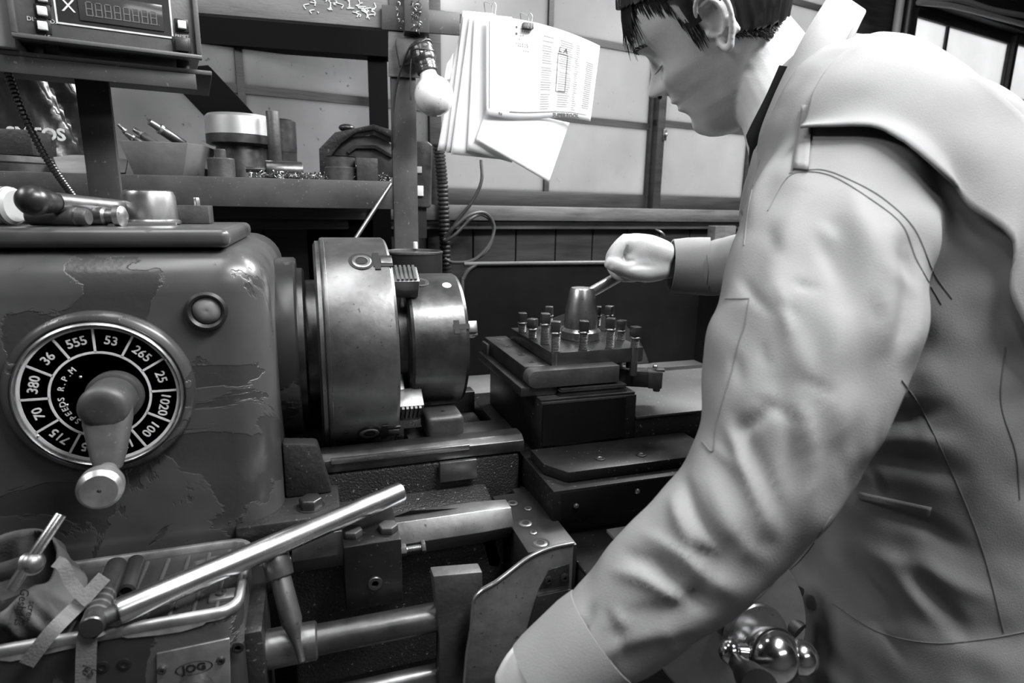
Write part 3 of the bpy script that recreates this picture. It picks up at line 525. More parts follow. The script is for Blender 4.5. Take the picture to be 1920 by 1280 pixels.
for phi in (67, -62):
    rd, tg = radial(phi); c = np.array([0, YC, ZC])+rd*.1065
    s = add('screw_socket', rev([(.012, -.006), (.012, .0004), (.0095, .0006), (.007, .0004)], c+XA*.158, rd, 32), M['iron'], sc3); add('socket_hole', rev([(.007, .0), (.0068, .0008), (.001, .0008)], c+XA*.158, rd, 24), M['black'], s)
rd, tg = radial(62); add('white_mark', rev([(.007, 0), (.006, .0005), (.001, .0005)], np.array([.196, YC, ZC])+rd*.1065, rd, 24), M['white'], sc3)['label'] = 'white paint dot'
add('centre_bush', rev([(.022, .219), (.022, .236), (.02, .240), (.012, .240), (.012, .225)], (0, YC, ZC), (1, 0, 0), 40), M['steelmid'], sc3)
# ---- bed
be = thing('lathe_bed', (.5, .95, 0), 'dark cast iron lathe bed with worn slideways under the chucks', 'lathe bed')
add('slideway', [box(-.03, .29, .80, .848, .945, .962), box(.125, .29, .848, .90, .921, .962), prism([(.0, .80, .962), (.29, .80, .962), (.29, .812, .969), (0, .812, .969)], (0, .025, 0))], M['steeldk'], be, bevel=.0015)['label'] = 'worn slideway with a bright front edge'
add('way_edge', box(.012, .205, .797, .802, .958, .966), M['steel'], be, bevel=.001)
add('rear_slideway', box(-.03, .284, 1.065, 1.10, .92, .96), M['steeldk'], be, bevel=.002)
add('bed_casting', [box(-.045, .284, .802, .848, .55, .944), box(-.045, .284, .848, 1.12, .55, .92), box(.284, 1.6, .802, 1.12, .55, .884), prism([(-.045, .70, .875), (-.045, .801, .903), (-.045, .801, .70), (-.045, .70, .70)], (.276, 0, 0))], M['castgrit'], be, bevel=.006, seg=3)
add('pocket_shade', LF.poly([(738, 1000), (740, 968), (770, 957), (875, 952), (897, 962), (903, 990)], .699, .0008), M['rackblack'], be, bevel=.002)  # flat black plate painted as the shade inside the bed opening
add('bed_pillar', [box(-1.0, 1.5, .80, 1.15, .0, .56)], M['castgrit'], be, bevel=.01)
st_ = thing('bed_block', (.20, .86, .962), 'rounded cast block on the slideway below the small chuck', 'block')
a = W(800, 800, Y=.84)[0]; b = W(870, 800, Y=.84)[0]; add('block_body', box(a, b, .835, .90, .962, .998), M['iron'], st_, bevel=.008, seg=4); add('oil_hole', rev([(.003, 0), (.0028, .0006), (.0005, .0006)], ((a+b)/2, .86, .998), (0, 0, 1), 12), M['black'], st_)
a = W(822, 860, Y=.80)[0]; b = W(892, 860, Y=.80)[0]; tag(add('way_wiper', box(a, b, .790, .799, .915, .945), M['steelmid'], bevel=.002), 'flat steel plate against the bed front below the cast block', 'plate')
bt = thing('hex_bolt', W(583, 950, Z=.93), 'large hexagon bolt holding down the headstock foot', 'bolt'); c = W(583, 950, Z=.93); add('bolt_head', hexnut(c, (0, 0, 1), .0145, .013, .3), M['steeldk'], bt, bevel=.0008); add('washer', rev([(.017, 0), (.017, .0015)], c-np.array([0, 0, .0005]), (0, 0, 1), 32), M['steeldk'], bt)
# dark gearbox wall under the headstock and the tray on it
def rrect(x0, x1, y0, y1, r, n=6):
    out = []
    for cx, cy, a0 in ((x1-r, y0+r, -90), (x1-r, y1-r, 0), (x0+r, y1-r, 90), (x0+r, y0+r, 180)):
        for i in range(n+1): a = math.radians(a0+90*i/n); out.append((cx+r*math.cos(a), cy+r*math.sin(a)))
    return out
def loft(rings, cap0=True, cap1=True):
    V = []; F = []; m = len(rings[0])
    for r in rings: V += [tuple(p) for p in r]
    for j in range(len(rings)-1):
        for i in range(m): k = (i+1) % m; F.append((j*m+i, j*m+k, j*m+m+k, j*m+m+i))
    if cap0: F.append(tuple(range(m))[::-1])
    if cap1: F.append(tuple((len(rings)-1)*m+i for i in range(m)))
    return V, F
gb = thing('gearbox', (-.4, .62, .5), 'dark feed gearbox with a ribbed tool tray on top and a jog button plate', 'gearbox')
tx1, ty0, ty1, tz = -.083, .572, .705, .918
ro_ = lambda e, z, r: [(x, y, z) for x, y in rrect(-1.0-e, tx1+e, ty0-e, ty1+e, r)]
add('gearbox_body', [loft([ro_(-.002, .60, .02), ro_(.0, .62, .02), ro_(.0, tz-.012, .02), ro_(-.002, tz-.006, .02)])], M['paintdk'], gb, ang=30)
add('tray_wall', loft([ro_(0, tz-.010, .02), ro_(.002, tz-.006, .02), ro_(.002, tz-.001, .02), ro_(.0, tz+.0015, .02), ro_(-.004, tz+.0015, .017), ro_(-.006, tz-.001, .015), ro_(-.006, tz-.0105, .015)], False, False), M['rimsteel'], gb, ang=50)['label'] = 'worn bright rim of the tray'
add('tray_floor', [(lambda r: ([tuple(p) for p in r], [tuple(range(len(r)))]))([(x, y, tz-.0095) for x, y in rrect(-.99, tx1-.005, ty0+.005, ty1-.005, .012)])], M['iron'], gb)
for k in range(16): x = tx1-.022-.0205*k; add('tray_rib', box(x-.002, x+.002, ty0+.012, ty1-.012, tz-.0095, tz-.004), M['iron'], gb, bevel=.0015)
c = W(415, 1112, Z=.916); lg = add('tray_lug', [box(c[0]-.012, tx1-.006, c[1]-.009, c[1]+.009, tz-.0095, tz-.002)], M['steelmid'], gb, bevel=.003); add('lug_screw', rev([(.005, 0), (.005, .002), (.002, .002), (.0018, .0005)], (c[0], c[1], tz-.002), (0, 0, 1), 24), M['steeldk'], lg)
cp = LF.poly([(222, 1192), (300, 1178), (395, 1160), (380, 1172), (340, 1184), (300, 1190), (240, 1196)], ty0-.0012, .0012); add('chipped_patch', [cp, LF.poly([(0, 1228), (60, 1218), (145, 1202), (140, 1214), (60, 1232), (20, 1240), (0, 1238)], ty0-.0012, .0012)], mat('bare_primer', .22, .6, var=.4, scale=60), gb)['label'] = 'pale chipped paint below the tray rim'
jp = add('jog_plate', LF.poly([(293, 1226), (430, 1197), (433, 1330), (296, 1350)], ty0-.0025, .0025), M['alu'], gb, bevel=.0006); jc = W(364, 1252, Y=ty0-.0026)
xd = nrm(W(420, 1240, Y=ty0)-W(310, 1262, Y=ty0)); zd = np.cross(xd, (0, 1, 0)); zd = nrm(zd if zd[2] > 0 else -zd)
add('jog_lettering', [text('JOG', jc+np.array([0, -.0004, 0]), xd, zd, .0115, .0004, bold=.0004), (lambda n=48: (lambda V: (V, [(2*i, 2*i+1, (2*i+3) % (2*n), (2*i+2) % (2*n)) for i in range(n)]))([tuple(jc+np.array([0, -.0006, 0])+xd*.0165*s*math.cos(2*math.pi*i/n)+zd*.0072*s*math.sin(2*math.pi*i/n)) for i in range(n) for s in (1.0, .92)]))()], M['black'], jp, smooth=False)
for x, y in ((304, 1255), (414, 1237)):
    c = W(x, y, Y=ty0-.0025); add('plate_screw', rev([(.0042, 0), (.0042, .002), (.0034, .0026), (.0016, .0026), (.0014, .001)], c, (0, -1, 0), 20), M['steeldk'], jp)
c = W(366, 1292, Y=ty0-.0025); add('jog_button', rev([(.017, 0), (.017, .006), (.014, .008), (.013, .006), (.012, .010), (.001, .011)], c, (0, -1, 0), 40), M['steelmid'], jp, ang=40)
for x, y in ((192, 1250), (233, 1245), (446, 1214)):
    c = W(x, y, Y=ty0); add('socket_screw', [rev([(.006, -.001), (.006, .0006), (.005, .001), (.0028, .001), (.0026, -.001)], c, (0, -1, 0), 24)], M['black'], gb)
# end bearing and the feed rods
fr = thing('feed_shafts', (.1, .62, .83), 'long horizontal feed shafts running under the stop bar', 'shafts')
c0 = W(500, 1206, Y=.62); c1 = W(820, 1166, Y=.62); zr = (c0[2]+c1[2])/2
add('lead_screw', cyl((-.065, .62, zr), (.231, .62, zr), .0165), M['steeldk'], fr); add('shaft_sleeve', rev([(.0165, 0), (.0205, .001), (.0205, .052), (.018, .054)], (-.068, .62, zr), (1, 0, 0), 32), M['steelmid'], fr)
c1 = W(740, 1268, Y=.62); add('feed_rod', cyl((-.065, .62, c1[2]-.008), (.231, .62, c1[2]-.008), .0115), M['steelmid'], fr)
add('end_bracket', box(-.085, -.066, .59, .68, .70, .875), M['cast'], fr, bevel=.004)
# hexagonal stop bar with its clamp
hb = thing('stop_bar', (.1, .695, .9), 'hexagonal steel stop bar running below the chuck into the carriage', 'bar')
h0 = W(548, 1052, Y=.672); zh_ = W(740, 1012, Y=.68)[2]-.003
add('hexagonal_bar', hexnut((h0[0], .698, zh_), (1, 0, 0), .0265, .2325-h0[0], 0.0), M['steelmid'], hb, bevel=.0008)
tag(hb, 'hexagonal steel stop bar running below the chuck into the carriage', 'bar')
cb = thing('stop_clamp', (.05, .68, .85), 'black rectangular clamp block with two hexagon bolts on the stop bar', 'clamp')
xa = W(645, 1060, Y=.645)[0]; xb = W(754, 1060, Y=.645)[0]; ztp = W(700, 1018, Y=.645)[2]
add('clamp_body', box(xa, xb, .645, .745, ztp-.083, ztp), mat('blued_steel', .03, .35, metal=.7, var=.5, scale=10, specks=.1), cb, bevel=.0022)['label'] = 'blackened block with a worn bright edge'
for x, y in ((661, 1003), (728, 994)):
    c = W(x, y, Z=ztp); b_ = add('hex_bolt', hexnut(c, (0, 0, 1), .0120, .0085, .25), M['iron'], cb, bevel=.0008)
c = W(703, 1092, Y=.645); s_ = add('socket_screw', rev([(.0085, -.002), (.0085, .0022), (.0078, .003), (.004, .003), (.0038, 0)], c, (0, -1, 0), 32), M['steeldk'], cb, ang=40)
c = W(757, 1031, Y=.665); add('lock_screw', [cyl((xb, .665, c[2]), (xb+.030, .665, c[2]), .0035)]+[rev([(.0037, k*.0016), (.0043, k*.0016+.0006), (.0037, k*.0016+.0012)], (xb+.010, .665, c[2]), (1, 0, 0), 16) for k in range(9)], M['steel'], cb); add('lock_nut', hexnut((xb, .665, c[2]), (1, 0, 0), .0075, .008), M['iron'], cb, bevel=.0005); add('lock_nut', hexnut((xb+.026, .665, c[2]), (1, 0, 0), .0085, .005), M['iron'], cb, bevel=.0005)

# ---- carriage
ca = thing('lathe_carriage', (.6, .9, .6), 'dark lathe carriage with an oily cross slide and socket-screwed apron top', 'carriage')
cd_ = mat('oily_slide', .016, .36, metal=.25, var=.4, scale=9, bump=.1, specks=.16, spec=.35)
add('cross_slide', box(.290, 1.3, .682, 1.13, .889, .935), cd_, ca, bevel=.0015)
add('slide_cover', LF.poly([(1052, 925), (1288, 888), (1290, 930), (1255, 945), (1052, 980)], .6815, .003), M['blacksheet'], ca, bevel=.0008)
for x, y in ((1080, 948), (1195, 920)): c = W(x, y, Y=.6805); add('cross_screw', [rev([(.0038, 0), (.0038, .0015), (.002, .0028), (.0008, .0028)], c, (0, -1, 0), 20)], M['steel'], ca)
add('saddle', [box(.27, 1.3, .703, .80, .80, .888), box(.302, .80, .585, .70, .80, .856)], M['cast'], ca, bevel=.004)
add('saddle_wing', box(.302, .66, .575, .702, .856, .863), cd_, ca, bevel=.003)
ab = add('apron_block', box(.233, .2985, .621, .775, .76, .892), mat('black_block', .04, .36, metal=.5, var=.4, scale=12, bump=.1), ca, bevel=.0015)
for x, y, r in ((961, 943, .0075), (990, 953, .0055), (985, 981, .0088), (1000, 998, .0048), (1013, 1018, .0092)):
    c = W(x, y, Z=.892); add('socket_screw', [rev([(r, -.003), (r, .0006), (r*.9, .0010), (r*.55, .001), (r*.5, -.002)], c, (0, 0, 1), 28)], M['steel'], ab, ang=40)
    add('screw_recess', rev([(r*1.3, -.001), (r*1.3, .0003), (r*.99, .0003)], c, (0, 0, 1), 28), M['black'], ab)
add('block_flange', LF.poly([(905, 950), (912, 958), (938, 1050), (935, 1062), (918, 1060), (903, 1000)], .70, .02), M['iron'], ca)
add('apron', box(.236, 1.2, .625, .70, .50, .80), M['cast'], ca, bevel=.004)
wt = tag(add('chip_tray', box(.37, .66, .605, .680, .8635, .869), M['tray'], bevel=.001), 'thin dusty sheet tray lying on the near side of the saddle', 'tray')
# trays behind
tag(add('coolant_tray', [box(-.02, .275, 1.14, 1.325, .895, .90), box(.275, 1.6, 1.14, 1.46, .895, .90), box(-.02, 1.6, 1.135, 1.14, .87, .905)], M['tray'], bevel=.001), 'dusty grey drip tray lying behind the lathe in front of the black splash guard', 'tray')
tag(add('rest_plate', [box(.4705, .80, .788, 1.02, .9815, .986)], M['restplate'], bevel=.001), 'flat speckled steel plate on the carriage right of the tool post', 'plate')
# compound slide
cs = thing('compound_slide', (.5, .85, .935), 'black compound slide block carrying the tool post', 'slide block')
xl = .312
add('slide_base', [box(xl, .470, .79, 1.06, .936, 1.0215), box(.470, .80, .79, 1.06, .936, .981)], cd_, cs, bevel=.0015)
add('slide_top', box(.312, .470, .795, 1.055, 1.0215, 1.025), M['steeldk'], cs, bevel=.001)
gp = [W(1018, 867, Z=.951), W(1068, 887, Z=.951), W(1285, 858, Z=.951), W(1290, 835, Z=.951), W(1030, 860, Z=.951)]
gp = [(.296, .735), (.318, .700), (.56, .700), (.56, .7895), (.296, .7895)]
add('gib_strip', prism([(x, y, .936) for x, y in gp], (0, 0, .015)), cd_, cs, bevel=.0012)
for x, y in ((1125, 860), (1202, 853)): c = W(x, y, Z=.951); add('strip_screw', rev([(.0075, 0), (.0075, .0012), (.005, .0016), (.004, .0006)], c, (0, 0, 1), 24), M['steeldk'], cs)
c = W(1148, 838, Y=.7898); add('gib_screw', rev([(.0042, 0), (.0042, .002), (.0022, .002), (.002, 0)], c, (0, -1, 0), 20), M['iron'], cs); c = W(1012, 820, Y=.7898)
add('front_plate', [box(xl+.002, .45, .787, .790, .955, 1.020)], M['blacksheet'], cs)
# ---- tool post
tp = thing('tool_post', (.425, .93, 1.0255), 'square four-way tool post bristling with square-headed clamp screws', 'tool post')
tpm = mat('tool_post_steel', .12, .28, metal=.85, var=.5, scale=7, bump=.08, specks=.15)
add('top_plate', box(.343, .502, .832, 1.035, 1.062, 1.086), tpm, tp, bevel=.0018)
add('post_core', box(.378, .468, .868, .998, 1.0255, 1.063), M['steeldk'], tp, bevel=.001); add('post_floor', box(.350, .469, .845, 1.028, 1.0255, 1.030), M['steeldk'], tp, bevel=.001)
scr = [(979, 622, 587), (998, 633, 598), (1021, 644, 588), (1041, 659, 603), (1029, 607, 575), (1093, 655, 602), (1143, 652, 597), (1164, 637, 601), (1190, 651, 613), (1119, 610, 575), (1141, 616, 574)]
for x, yb, yt in scr:
    b = W(x, yb, Z=1.086); t_ = W(x, yt, Y=b[1]); h = t_[2]-1.086; rot = random.uniform(0, 1.5)
    k = add('clamp_screw', [cyl((b[0], b[1], 1.04), (b[0], b[1], t_[2]-.014), .0062, 20)]+[rev([(.0062, j*.0024), (.0074, j*.0024+.0009), (.0062, j*.0024+.0018)], (b[0], b[1], 1.0865), (0, 0, 1), 20) for j in range(int(max(0, h-.019)/.0024))]+[rev([(.0068, 0), (.0088, .001), (.0088, .0025), (.007, .004)], (b[0], b[1], t_[2]-.019), (0, 0, 1), 24)], M['steelmid'], tp, ang=50)
    a = np.array([math.cos(rot), math.sin(rot), 0]); bb_ = np.array([-a[1], a[0], 0]); add('square_head', oriented((b[0], b[1], t_[2]-.0075), (a, bb_, np.array([0, 0, 1.])), (.0073, .0073, .0085)), M['steeldk'], k, bevel=.0016, seg=2)
cb_ = W(1088, 633, Z=1.086); zk = W(1087, 540, Y=cb_[1])[2]-1.086
add('cone_knob', rev([(.033, 0), (.034, .002), (.034, .013), (.031, .016), (.0285, .018), (.0288, .030), (.0275, .045), (.0245, zk*.72), (.0205, zk-.003), (.0185, zk), (.001, zk)], (cb_[0], cb_[1], 1.0865), (0, 0, 1), 72), M['steel'], tp, ang=35)
k0 = W(1106, 549, Y=cb_[1]-.005); k1 = W(1168, 514, Y=.955); k2 = k0+(k1-k0)*2.15
add('post_handle', [cyl(k0, k0+(k2-k0)*.93, .0092, 28, .0105), ball(k0+(k2-k0)*.93, .0105, k2-k0)], M['steel'], tp)
# tool holders
lh = thing('tool_holder', (.33, .95, 1.03), 'wide notched tool holder clamped on the left side of the tool post', 'tool holder')
add('holder_body', [box(.300, .3425, .835, 1.06, 1.040, 1.066), box(.287, .345, .812, 1.055, 1.0258, 1.040)], M['steeldk'], lh, bevel=.0015)
add('end_notch', box(.294, .300, 1.02, 1.055, 1.035, 1.060), M['iron'], lh, bevel=.001); add('end_step', box(.302, .338, .812, .835, 1.040, 1.058), M['iron'], lh, bevel=.001)
for y in (.86, .91, .975, 1.03): add('grub_screw', rev([(.0055, 0), (.0055, .001), (.003, .001), (.0028, 0)], (.321, y, 1.066), (0, 0, 1), 20), M['steelmid'], lh)
zb3 = W(1100, 702, Y=.81)[2]
bh = thing('boring_bar', (.4, .82, zb3), 'dark flat bar with a rounded end clamped along the front of the tool post', 'bar')
xb0 = W(990, 705, Y=.81)[0]; xb1 = W(1160, 705, Y=.81)[0]
add('bar_shank', prism([(xb0+.012+.012*math.cos(a), .808, zb3-.002+.0135*math.sin(a)) for a in np.linspace(math.pi/2, 1.5*math.pi, 13)]+[(xb1, .808, zb3-.0155), (xb1, .808, zb3+.0115)], (0, .026, 0)), M['iron'], bh, bevel=.0012)
for i in range(5):
    z = 1.0257+i*.0021; tag(add('packing_shim', box(.3455+.002*(i % 3), .458-.006*(i % 2), .800+.0015*(i % 3), .8445, z, z+.0017), M['steeldk']), ('%s of the thin steel packing strips stacked under the rounded bar' % ('lowest', 'second lowest', 'middle', 'second highest', 'topmost')[i]), 'shim', 'packing strips under the bar')
rh = thing('turning_tool', (.54, .83, 1.0), 'turning tool with a carbide insert sticking out of the right of the tool post', 'cutting tool')
tP = [(.480, .860, 1.0195), (.480, .832, 1.0195), (.520, .795, 1.0195), (.560, .785, 1.0195), (.572, .800, 1.0195), (.55, .85, 1.0195)]
tP = [W(1160, 745, Y=.84), W(1168, 735, Y=.83)]
sh0 = np.array([.474, .866, 1.031]); d_ = nrm([.83, -.42, 0]); e_ = np.array([-d_[1], d_[0], 0]); zt4 = np.array([0, 0, 1.])
add('tool_shank', oriented(sh0+d_*.012, (d_, e_, zt4), (.040, .014, .0135)), M['iron'], rh, bevel=.0015)
hd = sh0+d_*.062; add('tool_head', [oriented(hd, (d_, e_, zt4), (.012, .017, .0145)), oriented(hd+d_*.004-zt4*.016, (d_, e_, zt4), (.006, .012, .005))], M['steelmid'], rh, bevel=.003)
add('insert', oriented(hd+d_*.008-e_*.004+zt4*.0155, (d_, e_, zt4), (.007, .008, .002)), M['steel'], rh, bevel=.001); add('insert_screw', rev([(.004, 0), (.004, .004), (.003, .005), (.0012, .005)], hd+zt4*.017, (0, 0, 1), 20), M['bright'], rh)
add('clamp_bolt_tip', cyl((.489, .852, 1.062), (.489, .852, 1.048), .0055), M['steeldk'], rh)

# ---- splash guard, disc, bucket, timber
sgd = thing('splash_guard', (.7, 1.38, .895), 'black sheet splash guard with a rolled rim standing behind the lathe', 'guard')
Yg = 1.38; gx0 = W(866, 560, Y=Yg)[0]; gx1 = W(1312, 560, Y=Yg)[0]; gz = W(1000, 493, Y=Yg)[2]
pl = [(gx0, .90), (gx1, .90), (gx1, gz-.002)]+[(gx0+.05-.05*math.sin(a), gz-.05+.05*math.cos(a)) for a in np.linspace(0, math.pi/2, 8)]
add('guard_sheet', prism([(x, Yg, z) for x, z in pl], (0, .003, 0)), M['blacksheet'], sgd)
add('rolled_rim', tube([(gx1, Yg-.002, gz-.002), (gx0+.05, Yg-.002, gz)]+[(gx0+.05-.05*math.sin(a), Yg-.002, gz-.05+.05*math.cos(a)) for a in np.linspace(.3, math.pi/2, 5)]+[(gx0, Yg-.002, .96)], .005, 10, 4), M['rackpaint'], sgd)
add('guard_side', box(gx1-.003, gx1, 1.16, Yg, .90, gz-.003), M['blacksheet'], sgd)
c = W(1085, 735, Y=Yg-.006); add('round_boss', prism([(c[0]+.212*math.cos(a), Yg-.006, max(.902, c[2]+.212*math.sin(a))) for a in np.linspace(-.5, math.pi+.5, 60)], (0, .0058, 0)), mat('dark_disc', .03, .6, var=.2, spec=.15), sgd)['label'] = 'large round dark plate'
bk_ = thing('metal_bucket', (.198, 1.235, .90), 'dark cylindrical can with a pale rim standing behind the chucks', 'can')
bc = W(776, 470, Y=1.235); add('can_wall', rev([(.056, 0), (.057, .002), (.057, bc[2]-.90-.003), (.0545, bc[2]-.90-.003), (.0545, .004), (.001, .004)], (bc[0], 1.235, .901), (0, 0, 1), 64), M['black'], bk_, ang=30); add('can_rim', rev([(.056, -.002), (.0585, 0), (.0585, .003), (.056, .0045), (.0535, .003), (.0535, 0)], (bc[0], 1.235, bc[2]-.004), (0, 0, 1), 64), M['steelmid'], bk_)
add('inner_stud', cyl((bc[0], 1.235, .91), (bc[0], 1.235, bc[2]-.012), .006), M['iron'], bk_)
tag(add('white_cap', rev([(.0045, 0), (.005, .001), (.0045, .014), (.003, .0145)], (bc[0]+.012, 1.288, bc[2]+.0005), (0, 0, 1), 20), M['white']), 'tiny white cap standing on the far rim of the can', 'cap')
a0_, _ = WF.px(1314, 620, -.1); st('trim_3', [WF.box(a0_, a0_+.05, -.13, -.09, 0, 1.25), WF.box(a0_+.06, a0_+.12, -.12, -.09, 0, 1.25)], M['woodlt'], bevel=.003)
r0 = W(668, 445, Y=1.27); r1 = W(733, 345, Y=1.315); d_ = r1-r0; tag(add('thin_rod', cyl(r0-d_*1.6, r1, .0042, 12), M['steelmid']), 'thin steel rod leaning up behind the big chuck to the rack post', 'rod')

# ---- big curved splash plate and bracket in front of the carriage
gdp = thing('apron_shield', (.25, .585, .70), 'curved grey cast shield plate with a bright edge in front of the carriage', 'shield')
sp_ = [(1076, 1018), (1040, 1025), (1010, 1036), (985, 1050), (955, 1073), (930, 1092), (905, 1106), (890, 1122), (885, 1140), (882, 1180), (874, 1230), (868, 1300), (980, 1310), (1070, 1300), (1072, 1100)]
add('shield_plate', LF.poly(sp_, .583, .006), mat('mottled_casting', .17, .45, metal=.4, var=.45, scale=14, bump=.35, bscale=60, specks=.04), gdp, bevel=.0012)
pe = [W(x, y, Y=.5828) for x, y in sp_[:12]]; add('shield_edge', tube(pe, .0017, 8, 3), M['steel'], gdp)
add('recess_shade', [LF.poly([(1008, 1118), (1070, 1105), (1072, 1300), (985, 1300), (990, 1180)], .5795, .0034), LF.poly([(1010, 1106), (1068, 1098), (1068, 1056), (1030, 1068)], .5812, .0018)], M['cast'], gdp, bevel=.001)  # dark plate painted as the shade of the recess, plus the small tab above
for x, y in ((1028, 1087), (1058, 1082), (1053, 1126)): c = W(x, y, Y=.5810); add('shield_bolt', rev([(.0055, 0), (.0055, .002), (.004, .003), (.002, .003), (.0018, .001)], c, (0, -1, 0), 24), M['black'], gdp)
tag(add('iron_bracket', LF.poly([(812, 1080), (905, 1072), (905, 1105), (885, 1130), (880, 1300), (822, 1300), (824, 1200), (816, 1120)], .600, .02), M['iron'], bevel=.002), 'dark iron bracket plate beside the curved shield, over the feed shafts', 'bracket')

# ---- handwheels lower right
hw = thing('handwheel', W(1430, 1190, d=.66), 'large grey apron handwheel half hidden behind the near sleeve', 'handwheel')
c = W(1365, 1165, d=.66); ax = nrm([-.25, -1, .25]); add('wheel_rim', rev([(.0, -.004), (.085, -.004), (.088, 0), (.086, .004), (.001, .004)][1:], c, ax, 72), M['binmat'], hw)
add('wheel_spindle', cyl(c-ax*.03, c+ax*.02, .016), M['steeldk'], hw)
bh_ = thing('ball_handle', W(1440, 1225, d=.60), 'chromed three-ball crank handle at the lower right', 'handle')
hc_ = W(1447, 1228, d=.58); ax2 = nrm([-.05, -1, .35])
add('dial_collar', rev([(.020, -.036), (.035, -.034), (.035, -.026), (.033, -.024), (.022, -.024)], W(1425, 1202, d=.595)-ax2*.0+ax2*.024, ax2, 64), M['steel'], bh_, ang=30)
add('hub_ball', [ball(hc_, .0265, ax2), cyl(hc_-ax2*.04, hc_, .016)], M['chrome'], bh_)
add('hub_groove', rev([(.0268, -.001), (.0271, 0), (.0268, .001)], hc_+ax2*.006, ax2, 64), M['black'], bh_)
hl = W(1369, 1221, d=.58); hr = W(1500, 1232, d=.575); add('handle_arm', [cyl(hl, hr, .0082)], M['chrome'], bh_); add('end_ball', ball(hr, .0165, hr-hl), M['chrome'], bh_); add('end_ball', ball(hl, .0115, hr-hl), M['chrome'], bh_)
g0 = hl+np.array([.002, -.006, -.006]); g1 = W(1425, 1290, d=.50); add('turning_grip', tube([g0, g0+(g1-g0)*.3, g0+(g1-g0)*.6, g1], [.0075, .0088, .013, .015], 20), M['plate'], bh_)
kb = thing('cross_feed_handle', W(1480, 1150, d=.68), 'dark handle stub with a drilled hole tucked behind the jacket front edge', 'handle')
p0 = W(1462, 1150, d=.68); p1 = W(1500, 1185, d=.66); add('handle_stub', [cyl(p0, p1, .0105), cyl(p0-nrm(p1-p0)*.012, p0+nrm(p1-p0)*.01, .018)], M['cast'], kb, bevel=.001); add('stub_rod', cyl(W(1455, 1085, d=.70), W(1500, 1112, d=.70), .007), M['steeldk'], kb)
# ================================================================== LAMP, PAPERS, WIRES
lp = thing('work_lamp', sp(775, 100, -.012), 'bare white light bulb in a taped black socket on the rack post', 'lamp')
add('mount_box', SF.poly([(742, 72), (800, 68), (806, 112), (750, 124), (742, 84)], -.035, .022), M['rackpaint'], lp, bevel=.002)
b0 = sp(788, 84, -.06); b1 = sp(814, 180, -.085); bd = nrm(b1-b0); L_ = np.linalg.norm(b1-b0)
add('lamp_socket', rev([(.012, -.006), (.021, .0), (.0235, .010), (.022, .022), (.024, .030), (.0215, .036), (.0205, .040), (.0215, .043), (.0205, .046), (.021, .049), (.0205, .052), (.0205, L_-.048), (.017, L_-.046)], b0, bd, 32), mat('taped_rubber', .02, .28, var=.4, bump=.9, bscale=70), lp, ang=60)
gr = .0385
pr_ = [(.0155, -.050), (.0165, -.044), (.0175, -.038)]+[(gr*math.sin(a), -gr*math.cos(a)) for a in np.linspace(.62, math.pi, 16)]
add('glass_bulb', rev(pr_, b1, bd, 48), mat('opal_glass', .72, .12, var=.12, scale=14, specks=.25, coat=.5), lp, ang=80)
tap = [tube([b0+bd*(.004+.007*k)+basis(bd)[0]*(.022)*math.cos(a+k)+basis(bd)[1]*(.022)*math.sin(a+k)+bd*.004*math.sin(2*a) for a in np.linspace(0, 6.28, 14)], .0018, 6, 2) for k in range(4)]
add('tape_wraps', tap, M['black'], lp)
add('lamp_wire', tube([sp(796, 78, -.06), sp(772, 84, -.05), sp(756, 118, -.035), sp(744, 160, -.02), sp(738, 205, -.012), sp(735, 260, -.010), sp(738, 320, .02)], .0022, 8), M['rubber'], lp)
add('pull_cord', tube([sp(774, 100, -.05), sp(770, 130, -.055), sp(770, 188, -.055)], .0016, 8), M['iron'], lp)
add('socket_screw', ball(sp(790, 98, -.088), .003, seg=12), M['bright'], lp)
# switch box behind the post
sb = thing('switch_box', sp(790, 390, .06), 'grey wall switch box with two white buttons behind the rack post', 'switch')
add('switch_case', SF.poly([(776, 264), (802, 264), (811, 272), (809, 385), (804, 390), (776, 388)], .04, .04), M['iron'], sb, bevel=.004, seg=3)
add('switch_button', SF.pbox(777, 312, 791, 324, .036, .005), M['cream'], sb, bevel=.0008); add('switch_button', SF.pbox(776, 348, 794, 367, .034, .007), M['white'], sb, bevel=.0008)
add('switch_stem', SF.pbox(779, 386, 800, 446, .05, .02), M['black'], sb)
P = crom([WF.P(*(lambda q: (q[0], -.07, q[1]))(WF.px(x, y, -.07))) for x, y in ((822, 270), (829, 340), (833, 420), (836, 500), (840, 560))], 60); V_, F_ = tube(P, [.017*(1.0 if i % 6 < 4 else .8) for i in range(len(P))], 12, sub=False)
tag(add('corrugated_hose', (V_, F_), M['cast'], ang=60), 'dark corrugated hose running down the wall right of the rack post', 'hose')
wq = lambda pts, t=-.10: [WF.P(*(lambda q: (q[0], t-.01*math.sin(i*1.3), q[1]))(WF.px(x, y, t))) for i, (x, y) in enumerate(pts)]
tag(add('looped_wire', tube(wq([(902, 300), (900, 340), (884, 378), (862, 410), (845, 438), (832, 452), (850, 440), (880, 412), (905, 402), (925, 418), (922, 448), (905, 475), (880, 490)]), .005, 8), M['iron']), 'grey wire dropping from the papers and looping in front of the sill', 'wire')
tag(add('looped_wire', tube(wq([(834, 445), (850, 425), (880, 403), (912, 400), (929, 425), (915, 460), (885, 487), (850, 492), (836, 486)], -.13), .005, 8), M['rackpaint']), 'second wire loop, hooked round the corrugated hose', 'wire')
